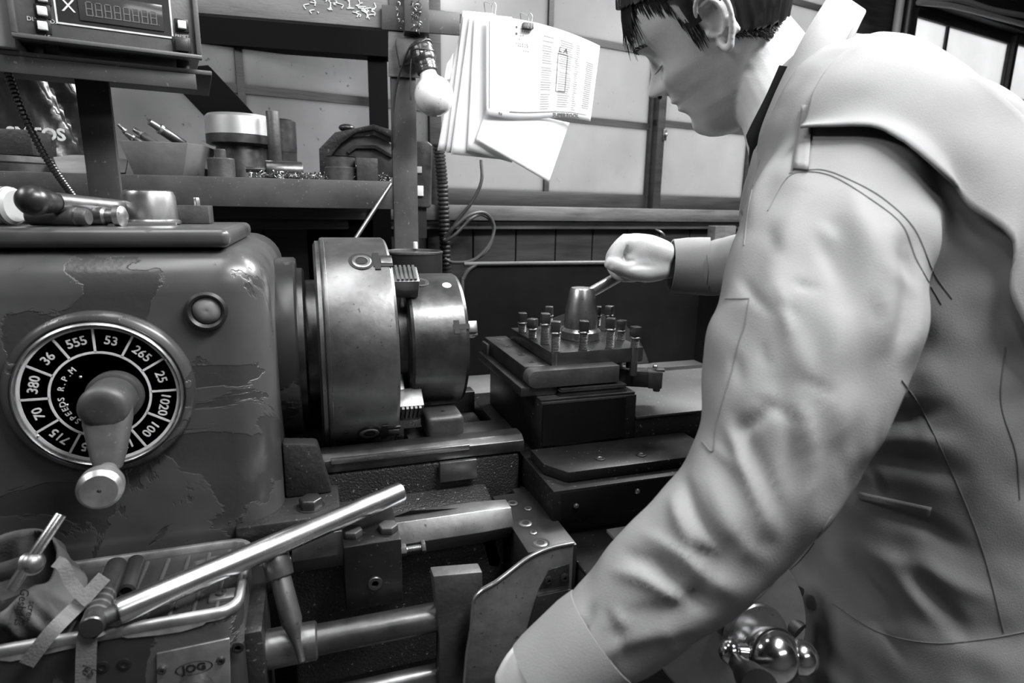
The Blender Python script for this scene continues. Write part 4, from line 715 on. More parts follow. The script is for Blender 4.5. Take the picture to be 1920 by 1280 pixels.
# papers clipped to the bar
PF = Frame(tuple(W(862, 45, Y=1.30)[:2]), math.radians(88))
def pq(x, y, t): a, z = PF.px(x, y, t); return PF.P(a, t, z)
def sheet(c, t0, t1=None, curl=0.0, th=.0003, n=18):
    """c = four corners tl, tr, br, bl"""
    t1 = t0 if t1 is None else t1; c = [np.array(k, float) for k in c]
    def fn(u, v):
        p = (c[0]*(1-u)+c[1]*u)*(1-v)+(c[3]*(1-u)+c[2]*u)*v; tt = t0+(t1-t0)*u+curl*math.sin(math.pi*u)*(.4+.6*v)+.002*math.sin(5*u+3*v)
        return pq(p[0], p[1]+curl*0, tt)
    return grid(fn, n, n, th)
pap = [([(868, 20), (925, 25), (905, 288), (820, 282)], .030, .030, 'backmost white sheet of the clipped stack, at the left edge'), ([(870, 22), (930, 27), (915, 290), (836, 286)], .022, .024, 'second sheet in the clipped stack, with a corner folded down'), ([(882, 24), (960, 32), (950, 300), (845, 289)], .014, .016, 'third sheet from the back of the clipped stack'), ([(890, 25), (1010, 45), (960, 305), (876, 281)], .007, .010, 'fourth sheet of the clipped stack, partly behind the printed page'), ([(915, 195), (1068, 230), (1029, 342), (892, 262)], .000, .000, 'blank sheet hanging at an angle below the printed page')]
for c, t0, t1, lab in pap: tag(add('paper_sheet', sheet(c, t0, t1, .002), M['paper'], ang=180), lab, 'paper', 'papers clipped to the rack bar')
tag(add('paper_sheet', sheet([(838, 120), (850, 100), (846, 150), (832, 150)], .034, .034), M['paper'], ang=180), 'small torn scrap peeping out left of the clipped stack', 'paper')
# the printed page: curved sheet
pg = thing('printed_page', pq(1010, 230, -.01), 'printed catalogue page with size tables and a boxed LA column, clipped in front', 'page')
def pgpx(u, v):
    top = np.array([912+213*u, 30+8*u+48*u*u]); bot = np.array([912+195*u, 215+14*u+5*math.sin(u*6)]); 
    p = top*(1-v)+bot*v; return p
def pgp(u, v, off=0.0): p = pgpx(u, v); return pq(p[0], p[1], -.008-.03*u*u+.012*math.sin(u*3.1)+off)
add('page_sheet', grid(lambda u, v: pgp(u, v), 40, 16, .0003), M['paper'], pg, ang=180)
def strip(u0, v0, u1, v1, off=-.0007): return grid(lambda u, v: pgp(u0+(u1-u0)*u, v0+(v1-v0)*v, off), 6, 4, .0002)
rows = []; dk = []
for i in range(31):
    v = .11+i*.026
    for (a, b) in ((.50, .60), (.66, .78), (.80, .845)): 
        if random.random() < .93: rows.append(strip(a+random.uniform(0, .01), v, b-random.uniform(0, .02), v+.009))
    if i > 5 and i < 29: rows.append(strip(.90+.003*(i % 3), v, .965, v+.012))
add('printed_tables', rows, M['inklt'], pg, smooth=False)
add('shaded_bands', [strip(.50, v, .83, v+h, -.0005) for v, h in ((.24, .035), (.33, .045), (.43, .035), (.50, .11))], M['inkmid'], pg, smooth=False)
fr = [strip(.645, .27, .65, .70, -.0010), strip(.73, .27, .735, .70, -.0010), strip(.645, .265, .735, .273, -.0010), strip(.645, .695, .735, .703, -.0010), strip(.22, .925, .955, .932, -.0010), strip(.025, .05, .030, .93, -.0009)]
for (a, b, c_, d_) in ((.26, .07, .275, .09), (.26, .135, .275, .155)): fr.append(strip(a, b, c_, d_, -.001))
du = nrm(pgp(.72, .2)-pgp(.66, .2)); dvv = nrm(pgp(.7, .15)-pgp(.7, .25)); dvv = nrm(dvv-du*(du@dvv))
def ptx(s, u, v, size, **k): 
    du = nrm(pgp(u+.04, v)-pgp(u-.04, v)); dv = nrm(pgp(u, v-.05)-pgp(u, v+.05)); dv = nrm(dv-du*(du@dv)); return text(s, pgp(u, v)-np.cross(du, dv)*-.0012, du, dv, size, .0002, **k)
fr += [ptx('L A', .69, .225, .014, bold=.0002), ptx('94', .13, .965, .009), ptx('SUPERTOOL', .76, .975, .0105, bold=.0003)]
add('page_lettering', fr, M['ink'], pg, smooth=False)
sc_ = []
for (u, v, w) in ((.30, .085, .08), (.31, .105, .09), (.30, .15, .05), (.29, .19, .035), (.26, .235, .12), (.28, .255, .11), (.33, .30, .07)): 
    for k in range(int(w/.02)): uu = u+k*.02+random.uniform(0, .004); sc_.append(strip(uu, v+random.uniform(-.004, .004), uu+.012, v+.012, -.0009))
add('handwritten_notes', sc_, M['inklt'], pg, smooth=False)
# binder clips
for (x, y, lab) in ((923, 24, 'wire-handled binder clip at the left, holding the rear papers'), (991, 45, 'black binder clip holding the printed page at its top edge')):
    bc_ = thing('binder_clip', pq(x, y, -.004), lab, 'clip', 'binder clips')
    if x > 950: 
        A_ = [pq(x-9, y-4, -.012), pq(x+10, y-2, -.012), pq(x+10, y+9, -.014), pq(x-9, y+7, -.014)]; add('clip_body', prism(A_, (0, .014, 0)), M['black'], bc_, bevel=.0008)
    for s in (-1, 1):
        add('clip_wire', tube([pq(x-6+7*s, y-1, -.010), pq(x-8+7*s, y-14, -.012), pq(x-6+8*s, y-20, -.013), pq(x+4*s+3, y-14, -.012), pq(x+3*s+2, y+8, -.0145)], .0007, 6, 6), M['steel'], bc_)

# ================================================================== TOOLS IN THE TRAY
tt0 = tz-.0095
ky = thing('chuck_key', W(480, 1060, Y=.62), 'long bright T-handled chuck key lying across the tray and the stop clamp', 'chuck key')
k0 = W(222, 1146, Y=.575); k1 = W(752, 922, Y=.700); kd = nrm(k1-k0); 
k0[2] = max(k0[2], tz+.006)
add('cross_bar', rev([(.0105, -.001), (.0118, 0), (.0122, .003), (.0122, np.linalg.norm(k1-k0)-.003), (.0115, np.linalg.norm(k1-k0)), (.010, np.linalg.norm(k1-k0))], k0, kd, 40), M['bright'], ky, ang=40)
km = k0+kd*(np.linalg.norm(k1-k0)*.545); s0 = W(516, 1042, Y=km[1]-.004); s1 = W(566, 1240, Y=.585); sd_ = nrm(s1-s0); sl = np.linalg.norm(s1-s0)
add('key_stem', rev([(.0135, -.006), (.0142, -.002), (.0142, .022), (.0135, .023), (.0105, .024), (.0108, sl*.62), (.0085, sl*.70), (.0045, sl*.82), (.0035, sl)], s0, sd_, 36), M['steelmid'], ky, ang=35)
add('retaining_pin', [cyl(s0+np.array([-.016, 0, -.006]), s0+np.array([.016, 0, -.006]), .003)], M['bright'], ky)
add('inner_pin', cyl(k0-kd*.012, k0+kd*.01, .0075), M['iron'], ky)
def bar(name, p0, p1, r, m, lab, cat='rod', hole=False, marks=0):
    p0, p1 = np.asarray(p0), np.asarray(p1); o = thing(name, (p0+p1)/2, lab, cat); L = np.linalg.norm(p1-p0)
    pr = [(r*.9, 0), (r, r*.12), (r, L-r*.12), (r*.9, L)]
    if hole: pr = [(r*.62, .01)]+[(r*.65, 0)]+pr[1:3]+[(r*.65, L), (r*.62, L-.01)]
    add('bar_body', rev(pr, p0, p1-p0, 32), m, o, ang=35)
    if hole: add('bore', rev([(r*.62, .004), (.001, .004)], p0, p1-p0, 24), M['black'], o)
    for k in range(marks): add('worn_ring', rev([(r*1.004, L*(.16+.09*k)), (r*1.02, L*(.175+.09*k)), (r*1.004, L*(.19+.09*k))], p0, p1-p0, 32), M['steel'], o)
    return o
pz = lambda x, y, z: W(x, y, Z=z)
a = pz(171, 1177, .934); b = pz(219, 1060, .926); bar('punch_bar', a, b, .0100, M['steeldk'], 'dark round bar with worn bright rings, lying across the tray rim', 'rod', marks=4)
a = pz(236, 1110, .920); b = pz(256, 1052, .920); bar('dark_tube', a, b, .0085, M['black'], 'short black hollow tube in the tray beside the ringed bar', 'tube', hole=True)
# canvas pouch
pc = thing('tool_pouch', pz(60, 1130, tt0), 'open grey canvas pouch with printed lettering at the left of the tray', 'pouch')
bc0 = pz(40, 1160, tt0)
rimpx = [(-90, 1110), (-60, 1040), (0, 1003), (60, 990), (95, 1000), (112, 1030), (100, 1085), (62, 1100), (35, 1120), (0, 1150), (-50, 1160)]
rimY = [.60, .64, .665, .675, .67, .655, .625, .60, .59, .58, .585]
rim = [W(x, y, Y=Y) for (x, y), Y in zip(rimpx, rimY)]; bot = [np.array([r[0]*1.0+(.0 if i < 6 else .01), min(max(r[1], .595), .675), tt0+.001]) for i, r in enumerate(rim)]
botpx = [(-90, 1190), (-60, 1150), (0, 1130), (70, 1105), (130, 1095), (165, 1120), (150, 1165), (110, 1190), (60, 1200), (0, 1208), (-50, 1212)]
bot = [pz(x, y, tt0+.001) for x, y in botpx]
def closed(P, n):
    P = np.array(P); m = len(P); Q = np.vstack([P[-1:], P, P[:2]]); out = []
    for i in range(m):
        a, b, c, d = Q[i:i+4]
        for k in range(n): t = k/n; out.append(.5*((2*b)+(-a+c)*t+(2*a-5*b+4*c-d)*t*t+(-a+3*b-3*c+d)*t**3))
    return np.array(out)
Rm = closed(rim, 6); Bm = closed(bot, 6); nr = 10; V = []; F = []; m = len(Rm)
for lay, sc in ((0, 0.0), (1, -.003)):
    for j in range(nr+1):
        v = j/nr; ring = Bm*(1-v)+Rm*v; cen = ring.mean(0); out = ring-cen; out[:, 2] = 0; nn = out/np.maximum(np.linalg.norm(out, axis=1, keepdims=True), 1e-6)
        wob = (.006*np.sin(np.arange(m)*.55+v*3)+.004*np.sin(np.arange(m)*1.3-v*5))*math.sin(math.pi*v)
        ring = ring+nn*(wob[:, None]+sc+.006*math.sin(math.pi*v)); V += [tuple(p) for p in ring]
o1 = (nr+1)*m
for j in range(nr):
    for i in range(m): k = (i+1) % m; F.append((j*m+i, j*m+k, j*m+m+k, j*m+m+i)); F.append((o1+j*m+i, o1+j*m+m+i, o1+j*m+m+k, o1+j*m+k))
for i in range(m): k = (i+1) % m; F.append((nr*m+i, nr*m+k, o1+nr*m+k, o1+nr*m+i))
F.append(tuple(range(m))); F.append(tuple(o1+i for i in range(m)))
add('pouch_cloth', (V, F), M['canvas'], pc, ang=180)
pd = nrm(np.array([.15, -.55, -.8])); pq0 = W(42, 1125, Y=.583)
add('pouch_lettering', [text('Geshafts', W(40, 1138, Y=.568), nrm(W(30, 1190, Y=.57)-W(45, 1110, Y=.575)), nrm(W(80, 1140, Y=.568)-W(40, 1132, Y=.57)), .0095, .0004), text('screws', W(56, 1150, Y=.567), nrm(W(45, 1190, Y=.57)-W(60, 1120, Y=.575)), nrm(W(80, 1140, Y=.568)-W(40, 1132, Y=.57)), .008, .0004)], M['black'], pc, smooth=False)
# tap wrench in the pouch
tw = thing('tap_wrench', W(65, 1050, Y=.60), 'bright T-handled tap wrench standing in the canvas pouch', 'wrench')
t0 = W(115, 964, Y=.61); t1 = W(20, 1105, Y=.58); add('cross_handle', cyl(t0, t1, .0048, 24), M['bright'], tw, bevel=.0005); tm = W(60, 1055, Y=.592)
add('wrench_hub', [ball(tm, .010, (1, 0, 0)), cyl(tm, W(-60, 1092, Y=.66), .0085)], M['steelmid'], tw); add('hub_ring', rev([(.0095, -.003), (.0108, 0), (.0095, .003)], tm, nrm(W(-60, 1092, Y=.66)-tm), 32), M['bright'], tw)
# straps
def strapo(pts, w, lab, m=M['strap'], th=.0016, wd=None):
    P = crom([W(x, y, Y=Y) for x, y, Y in pts], 8); vs = nrm(P.mean(0)-CAM); L = []; R = []
    for i in range(len(P)):
        t = nrm(P[min(i+1, len(P)-1)]-P[max(i-1, 0)]); s = nrm(np.cross(t, vs))*w/2; L.append(P[i]-s); R.append(P[i]+s)
    return tag(add('webbing_strap', ribbon(L, R, th, 1), m), lab, 'strap', 'webbing straps in the tray')
strapo([(196, 1080, .60), (150, 1130, .585), (110, 1170, .567), (82, 1202, .561), (50, 1245, .560)], .0125, 'flat strap hanging diagonally over the front rim of the tray')
s3 = strapo([(196, 1172, .575), (182, 1178, .565), (166, 1186, .560), (162, 1220, .559), (160, 1300, .559)], .0155, 'pale strap hanging straight down in front, printed with letters')
add('strap_lettering', text('YES', W(159, 1256, Y=.5578), nrm([.75, 0, -.66]), nrm([.66, 0, .75]), .0115, .0003), M['iron'], s3, smooth=False)
strapo([(104, 1052, .590), (118, 1060, .588), (134, 1092, .585), (150, 1112, .582), (168, 1128, .58)], .0100, 'short strap curling down out of the pouch')
# ================================================================== THE MAN AT THE LATHE
skin = mat('skin', .62, .42, var=.07, scale=35, bump=.12, bscale=420, spec=.4); cloth = mat('work_cloth', .225, .85, var=.07, scale=10, bump=.22, bscale=900, spec=.15)
for nd in skin.node_tree.nodes:
    if nd.type == 'BSDF_PRINCIPLED': nd.inputs['Subsurface Weight'].default_value = .12; nd.inputs['Subsurface Radius'].default_value = (.006, .006, .006); nd.inputs['Subsurface Scale'].default_value = 1
hairm = mat('black_hair', .012, .38, var=.4, scale=30); trm = mat('trouser_cloth', .10, .85, var=.1)
def limb(secs, seg=28, n=5):
    s = np.array(secs, float); P = crom([W(a[0], a[1], d=a[2]) for a in s], n); k = np.linspace(0, len(s)-1, len(P)); ra = np.interp(k, range(len(s)), s[:, 3]); rb = np.interp(k, range(len(s)), s[:, 4])
    V = []; F = []; m = len(P)
    # rounded ends
    T0 = nrm(P[1]-P[0]); T1 = nrm(P[-1]-P[-2]); e = [.5, .85]
    rings = [(P[0]-T0*min(ra[0], rb[0])*.6, T0, ra[0]*.45, rb[0]*.45), (P[0]-T0*min(ra[0], rb[0])*.35, T0, ra[0]*.82, rb[0]*.82)]
    rings += [(P[i], nrm(P[min(i+1, m-1)]-P[max(i-1, 0)]), ra[i], rb[i]) for i in range(m)]
    rings += [(P[-1]+T1*min(ra[-1], rb[-1])*.35, T1, ra[-1]*.82, rb[-1]*.82), (P[-1]+T1*min(ra[-1], rb[-1])*.6, T1, ra[-1]*.45, rb[-1]*.45)]
    for p, T, a_, b_ in rings:
        v = nrm(p-CAM); A = nrm(np.cross(v, T)); B = nrm(np.cross(T, A))
        for j in range(seg): u = 2*math.pi*j/seg; V.append(tuple(p+A*a_*math.cos(u)+B*b_*math.sin(u)))
    for i in range(len(rings)-1):
        for j in range(seg): q = (j+1) % seg; F.append((i*seg+j, i*seg+q, (i+1)*seg+q, (i+1)*seg+j))
    F.append(tuple(range(seg))[::-1]); F.append(tuple((len(rings)-1)*seg+j for j in range(seg)))
    return V, F
def clay(shapes, vox, smooth=4, lam=.5):
    o = add('clay', shapes, None, None, smooth=False, loc=(0, 0, 0)); md = o.modifiers.new('r', 'REMESH'); md.mode = 'VOXEL'; md.voxel_size = vox; md.adaptivity = 0
    dg = bpy.context.evaluated_depsgraph_get(); me = o.evaluated_get(dg).to_mesh(); nv = len(me.vertices); V = np.empty(nv*3); me.vertices.foreach_get('co', V); V = V.reshape(-1, 3)
    F = [tuple(p.vertices) for p in me.polygons]; E = np.empty(len(me.edges)*2, int); me.edges.foreach_get('vertices', E); E = E.reshape(-1, 2)
    bpy.data.objects.remove(o); return relax(V, E, smooth, lam), F, E
def relax(V, E, it, lam=.5):
    n = len(V); deg = np.bincount(E.ravel(), minlength=n)[:, None]
    for _ in range(it):
        S_ = np.zeros_like(V)
        for c in range(3): S_[:, c] = np.bincount(E[:, 0], V[E[:, 1], c], n)+np.bincount(E[:, 1], V[E[:, 0], c], n)
        V = V+lam*(S_/np.maximum(deg, 1)-V)
    return V
def normals(V, F):
    F4 = np.array([f if len(f) == 4 else (f[0], f[1], f[2], f[2]) for f in F]); n = np.cross(V[F4[:, 2]]-V[F4[:, 0]], V[F4[:, 3]]-V[F4[:, 1]]); N = np.zeros_like(V)
    for k in range(4):
        for c in range(3): N[:, c] += np.bincount(F4[:, k], n[:, c], len(V))
    N /= np.linalg.norm(N, axis=1, keepdims=True)+1e-12
    cen = V.mean(0)
    return N
def pix(V):
    v = V-CAM; z = v@cF; return np.stack([960+FPX*(v@cR)/z, 640-FPX*(v@cU)/z], 1), z
def segdist(Q, pts):
    best = np.full(len(Q), 1e9); tb = np.zeros(len(Q)); pts = np.asarray(pts, float); L = len(pts)-1
    for i in range(L):
        a, b = pts[i], pts[i+1]; ab = b-a; t = np.clip(((Q-a)@ab)/(ab@ab), 0, 1); d = np.linalg.norm(Q-a-t[:, None]*ab, axis=1); m = d < best; best[m] = d[m]; tb[m] = (i+t[m])/L
    return best, tb
def fold(V, N, mask, pts, w, amp, taper=True):
    Q, z = pix(V); d, t = segdist(Q, crom(pts, 4) if len(pts) > 2 else pts); face = np.clip(-(N*((V-CAM)/np.linalg.norm(V-CAM, axis=1, keepdims=True))).sum(1)*2.5, 0, 1)
    g = amp*np.exp(-(d/w)**2)*face*mask
    if taper: g *= np.sin(np.pi*np.clip(t*.9+.05, 0, 1))**.6
    return V+N*g[:, None]
# ---- head, in its own millimetres: x to the face, y to his left (our side), z up; origin between the ears
hx = lambda z, P: np.interp(z, [p[0] for p in P], [p[1] for p in P])
XF = [(-104, 38), (-100, 60), (-95, 72), (-88, 79), (-80, 83), (-72, 83), (-62, 85), (-50, 88), (-40, 90), (-30, 89), (-15, 87), (0, 87), (12, 89), (22, 92), (32, 97), (42, 98), (60, 97), (75, 93), (95, 82), (110, 67), (122, 45), (130, 18), (133, 0)]
XB = [(-104, 30), (-98, 22), (-90, 10), (-80, 0), (-70, -12), (-55, -34), (-40, -58), (-20, -74), (5, -85), (30, -89), (60, -86), (90, -72), (110, -52), (125, -25), (133, -5)]
WD = [(-104, 22), (-99, 32), (-92, 39), (-80, 47), (-68, 54), (-55, 59), (-40, 64), (-20, 69), (0, 72), (20, 74), (40, 76), (65, 75), (90, 66), (108, 52), (122, 36), (131, 16), (133, 4)]
NB = [(27, 0), (20, 1), (10, 6), (0, 12), (-8, 18), (-14, 23), (-19, 27), (-23, 28), (-27, 26), (-30, 21), (-33, 14), (-36, 7), (-41, 0)][::-1]
def nose_w(z): return np.interp(z, [-40, -30, -22, -14, 0, 15, 25], [10, 17, 15, 10.5, 8.5, 9, 12])
def head_pt(z, th, off=0.0):
    xf, xb, w = hx(z, XF), hx(z, XB), hx(z, WD); xc = 5 if z > -50 else 5+(z+50)*-.35
    xc = min(xc, (xf+xb)/2+15); c, s = math.cos(th), math.sin(th); e = 2/2.25
    cx = np.sign(c)*abs(c)**e; sy = np.sign(s)*abs(s)**e
    x = xc+(xf-xc if c > 0 else xc-xb)*cx; y = w*sy
    if c > 0:
        k = max(0, c)**.5
        x += hx(z, NB)*math.exp(-abs(y/nose_w(z))**2.4)
        g = lambda y0, z0, sy_, sz_: math.exp(-((abs(y)-y0)/sy_)**2-((z-z0)/sz_)**2)
        x += -9*g(31, 4, 15, 12)+5.5*g(32, 4, 10.5, 8)+4*g(26, 29, 22, 7)         # sockets, closed lids, brow
        x += 5*g(42, -20, 16, 13)-3*g(38, -48, 12, 14)                         # cheekbone, hollow
        x += 6.5*g(0, -46, 22, 4.2)*1.0+6.0*g(0, -57.5, 20, 4.6)-3.5*g(0, -51.5, 24, 1.9)-3.5*g(0, -68, 22, 5)+4.5*g(0, -84, 19, 9)
        x += -2.5*g(0, -39, 4, 4)+4.5*g(13, -27, 5.5, 6)-4.5*g(7.5, -34, 4, 2.6)
        y += np.sign(y)*2.5*math.exp(-((x-60)/20)**2-((z+18)/16)**2)
    n = np.array([c, s*1.2, 0]); n /= np.linalg.norm(n); t = max(0, (z-40)/93)
    return np.array([x+n[0]*off*(1-.5*t), y+n[1]*off*(1-.5*t), z+off*t*1.1])
HPX = (1335, 50); HD = .742                            # ear seen at this pixel
v_ = nrm(ray(1290, 130)); e1 = -nrm(cR-v_*(cR@v_)); e2 = nrm(np.cross(e1, v_)); e2 = e2 if e2@cU > 0 else -e2
PSI, PHI = math.radians(11), math.radians(35)
hf = (e1*math.cos(PHI)-e2*math.sin(PHI))*math.cos(PSI)+v_*math.sin(PSI); hf = nrm(hf); hu = nrm(e2*math.cos(PHI)+e1*math.sin(PHI)); hu = nrm(hu-hf*(hf@hu)); hl_ = nrm(np.cross(hu, hf)); hl_ = hl_ if hl_@v_ < 0 else -hl_
HS = 1.09/1000
HO = W(*HPX, d=HD)-hl_*.079
def HW(p): return HO+(hf*p[0]+hl_*p[1]+hu*(p[2]+.11*min(0, p[2]+30)+.26*min(0, p[2]+58)))*HS
def head_mesh(zs, off=0.0, nt=96, jit=None):
    V = []; F = []
    for z in zs:
        for k in range(nt): V.append(tuple(HW(head_pt(z, 2*math.pi*k/nt, off))))
    for j in range(len(zs)-1):
        for k in range(nt): q = (k+1) % nt; F.append((j*nt+k, j*nt+q, (j+1)*nt+q, (j+1)*nt+k))
    F.append(tuple(range(nt))[::-1]); F.append(tuple((len(zs)-1)*nt+k for k in range(nt))); return V, F
zs_ = np.concatenate([np.arange(-104, 30, 1.5), np.arange(30, 133.1, 3)])
head = head_mesh(zs_)
def ep(x, y, z): return HW((x, y, z))
ear = []
for sgn in (1, -1):
    w = 71*sgn; k = sgn
    hel = [ep(2, w, -2), ep(8, w+5*k, 14), ep(4, w+11*k, 28), ep(-8, w+15*k, 35), ep(-20, w+17*k, 30), ep(-26, w+16*k, 14), ep(-23, w+13*k, -4), ep(-14, w+9*k, -20), ep(-6, w+6*k, -30), ep(0, w+2*k, -24), ep(1, w-2*k, -14)]
    ear.append(tube(hel, [.0032, .0032, .0034, .0036, .0036, .0036, .0036, .0042, .0055, .0042, .003], 12, 6))
    ear.append(tube([ep(-2, w+4*k, 24), ep(-14, w+9*k, 22), ep(-17, w+8*k, 8), ep(-13, w+6*k, -6), ep(-5, w+3*k, -14)], .0032, 10, 5))
    ear.append(tube([ep(5, w, 2), ep(7, w+1*k, -4), ep(3, w+1*k, -12)], [.0025, .0042, .003], 10, 5))
    ear.append(grid(lambda u, v: ep(4-28*u, w+(-4+12*u)*k, 30-52*v), 8, 10, .004))
neck = limb([(1395, 60, .80, .050, .052), (1440, 130, .80, .057, .058), (1480, 200, .79, .062, .066), (1530, 300, .77, .075, .085)])
core = limb([(1530, 260, .76, .07, .09), (1620, 420, .74, .10, .13), (1720, 700, .74, .11, .13), (1760, 1000, .74, .11, .13), (1775, 1150, .74, .11, .12)])
armR = limb([(1640, 380, .84, .055, .055), (1540, 470, .92, .045, .045), (1420, 500, 1.0, .036, .036), (1330, 497, 1.045, .031, .030), (1270, 492, 1.055, .026, .026)])
armL = limb([(1570, 400, .62, .055, .05), (1500, 650, .52, .045, .045), (1440, 880, .505, .040, .040), (1300, 1040, .50, .035, .035), (1150, 1170, .50, .028, .027), (1090, 1215, .50, .024, .025)])
hand = [limb([(1268, 492, 1.055, .027, .026), (1245, 489, 1.05, .034, .029), (1222, 484, 1.045, .0385, .034), (1200, 474, 1.04, .037, .040), (1184, 464, 1.035, .028, .040)]),
        limb([(1232, 500, 1.04, .026, .03), (1200, 496, 1.035, .024, .034), (1168, 487, 1.035, .018, .034)]), limb([(1240, 480, 1.035, .029, .030), (1212, 469, 1.026, .027, .028), (1190, 458, 1.022, .019, .022)]),
        limb([(1180, 452, 1.012, .0135, .012), (1163, 465, 1.005, .0125, .0110), (1151, 484, 1.000, .0118, .0105), (1162, 506, 1.0, .0098, .0095), (1184, 514, 1.004, .0088, .009)]),
        limb([(1178, 449, 1.036, .0135, .012), (1160, 464, 1.032, .0122, .0110), (1147, 486, 1.03, .0115, .0105), (1156, 512, 1.025, .0100, .0095), (1184, 522, 1.015, .0088, .009)]),
        limb([(1180, 450, 1.060, .0125, .012), (1164, 468, 1.058, .0115, .0105), (1152, 490, 1.056, .011, .0100), (1164, 516, 1.050, .0095, .009), (1192, 524, 1.038, .0085, .0085)]),
        limb([(1184, 456, 1.080, .0115, .011), (1170, 474, 1.078, .0105, .0095), (1162, 496, 1.076, .0095, .0090), (1178, 518, 1.070, .0085, .008), (1206, 524, 1.058, .0075, .0078)]),
        limb([(1240, 505, 1.030, .0200, .020), (1214, 512, 1.018, .0175, .0165), (1190, 511, 1.007, .0142, .0135), (1167, 503, .998, .0120, .0118), (1152, 497, .994, .0120, .0112), (1140, 492, .994, .0098, .0090)])]
handL = [limb([(1090, 1215, .50, .024, .026), (1050, 1250, .51, .030, .026), (1012, 1272, .52, .034, .025), (990, 1310, .52, .034, .022)]), limb([(1060, 1290, .51, .012, .012), (1040, 1330, .51, .0105, .0105), (1020, 1370, .50, .009, .009)])]+[limb([(985-3*i, 1315+8*i, .52+.010*i, .0105, .0105), (975-4*i, 1345+10*i, .52+.01*i, .0098, .0098), (985, 1385+8*i, .51+.01*i, .0088, .0088)]) for i in range(4)]
bV, bF, bE = clay([head]+ear+[neck, core, armR, armL]+hand+handL, .0022, 3, .5)
bN = normals(bV, bF); Q_, z_ = pix(bV)
if (bN*(bV-HO)).sum(1)[np.linalg.norm(bV-HO, axis=1) < .12].mean() < 0: bN = -bN
hm = ((Q_[:, 0] < 1275) & (z_ > .9)).astype(float)
wm = (hm*np.clip((Q_[:, 0]-1168)/18, 0, 1)*np.clip((1262-Q_[:, 0])/12, 0, 1))[:, None]
for k in range(12): bV = bV+wm*(relax(bV, bE, 5, .5)-bV)
bN = normals(bV, bF); bN = bN if (bN*(bV-HO)).sum(1)[np.linalg.norm(bV-HO, axis=1) < .12].mean() > 0 else -bN
for pts, w, a in (([(1176, 462), (1172, 476), (1174, 486), (1188, 489)], 2.6, -.0045), ([(1146, 494), (1141, 503)], 3, -.0010), ([(1190, 440), (1232, 448)], 6, .0012), ([(1178, 502), (1200, 498), (1225, 500)], 5, -.0015)): bV = fold(bV, bN, hm, pts, w, a)
man = mesh('person', bV, bF, skin, None, ang=180, loc=W(1700, 1250, d=.72)*np.array([1, 1, 0]))
tag(man, 'person in a light work jacket leaning over the lathe, gripping the tool post handle', 'person')
# ---- jacket
torso = limb([(1800, 1262, .72, .185, .165), (1790, 1180, .72, .185, .165), (1775, 1000, .72, .180, .165), (1750, 800, .71, .180, .165), (1715, 620, .71, .185, .170), (1675, 470, .72, .176, .185), (1632, 330, .73, .148, .19), (1590, 235, .75, .105, .155), (1555, 175, .77, .078, .10)], 40)
shL = limb([(1610, 300, .68, .085, .07), (1575, 400, .60, .088, .07), (1545, 520, .56, .085, .065), (1510, 650, .53, .085, .066), (1480, 760, .515, .074, .060), (1440, 860, .505, .062, .056), (1378, 958, .50, .056, .052), (1306, 1028, .50, .053, .048), (1236, 1096, .50, .050, .046), (1160, 1165, .50, .045, .042), (1122, 1200, .50, .0415, .039)], 36)
shR = limb([(1640, 380, .84, .085, .08), (1560, 450, .90, .075, .07), (1470, 490, .96, .062, .058), (1400, 498, 1.0, .054, .050), (1350, 500, 1.03, .050, .046), (1325, 501, 1.04, .047, .044)], 32)
chest = limb([(1520, 260, .74, .06, .11), (1515, 400, .72, .078, .12), (1515, 560, .72, .088, .12)])
jV, jF, jE = clay([torso, shL, shR, chest], .0042, 10, .5)
cenA = [(1600, 330), (1565, 430), (1512, 650), (1487, 760), (1458, 870), (1395, 970), (1318, 1035), (1240, 1100), (1110, 1210)]
def jmask():
    Q, z = pix(jV); arm = ((z < .60)).astype(float); d, t = segdist(Q, cenA); arm = arm*np.clip((190-d)/20, 0, 1); tor = np.clip((z-.56)/.03, 0, 1); return arm, tor
jN = normals(jV, jF); cj = W(1750, 800, d=.71); near = np.linalg.norm(jV-cj, axis=1) < .25
if (jN*(jV-cj)).sum(1)[near].mean() < 0: jN = -jN
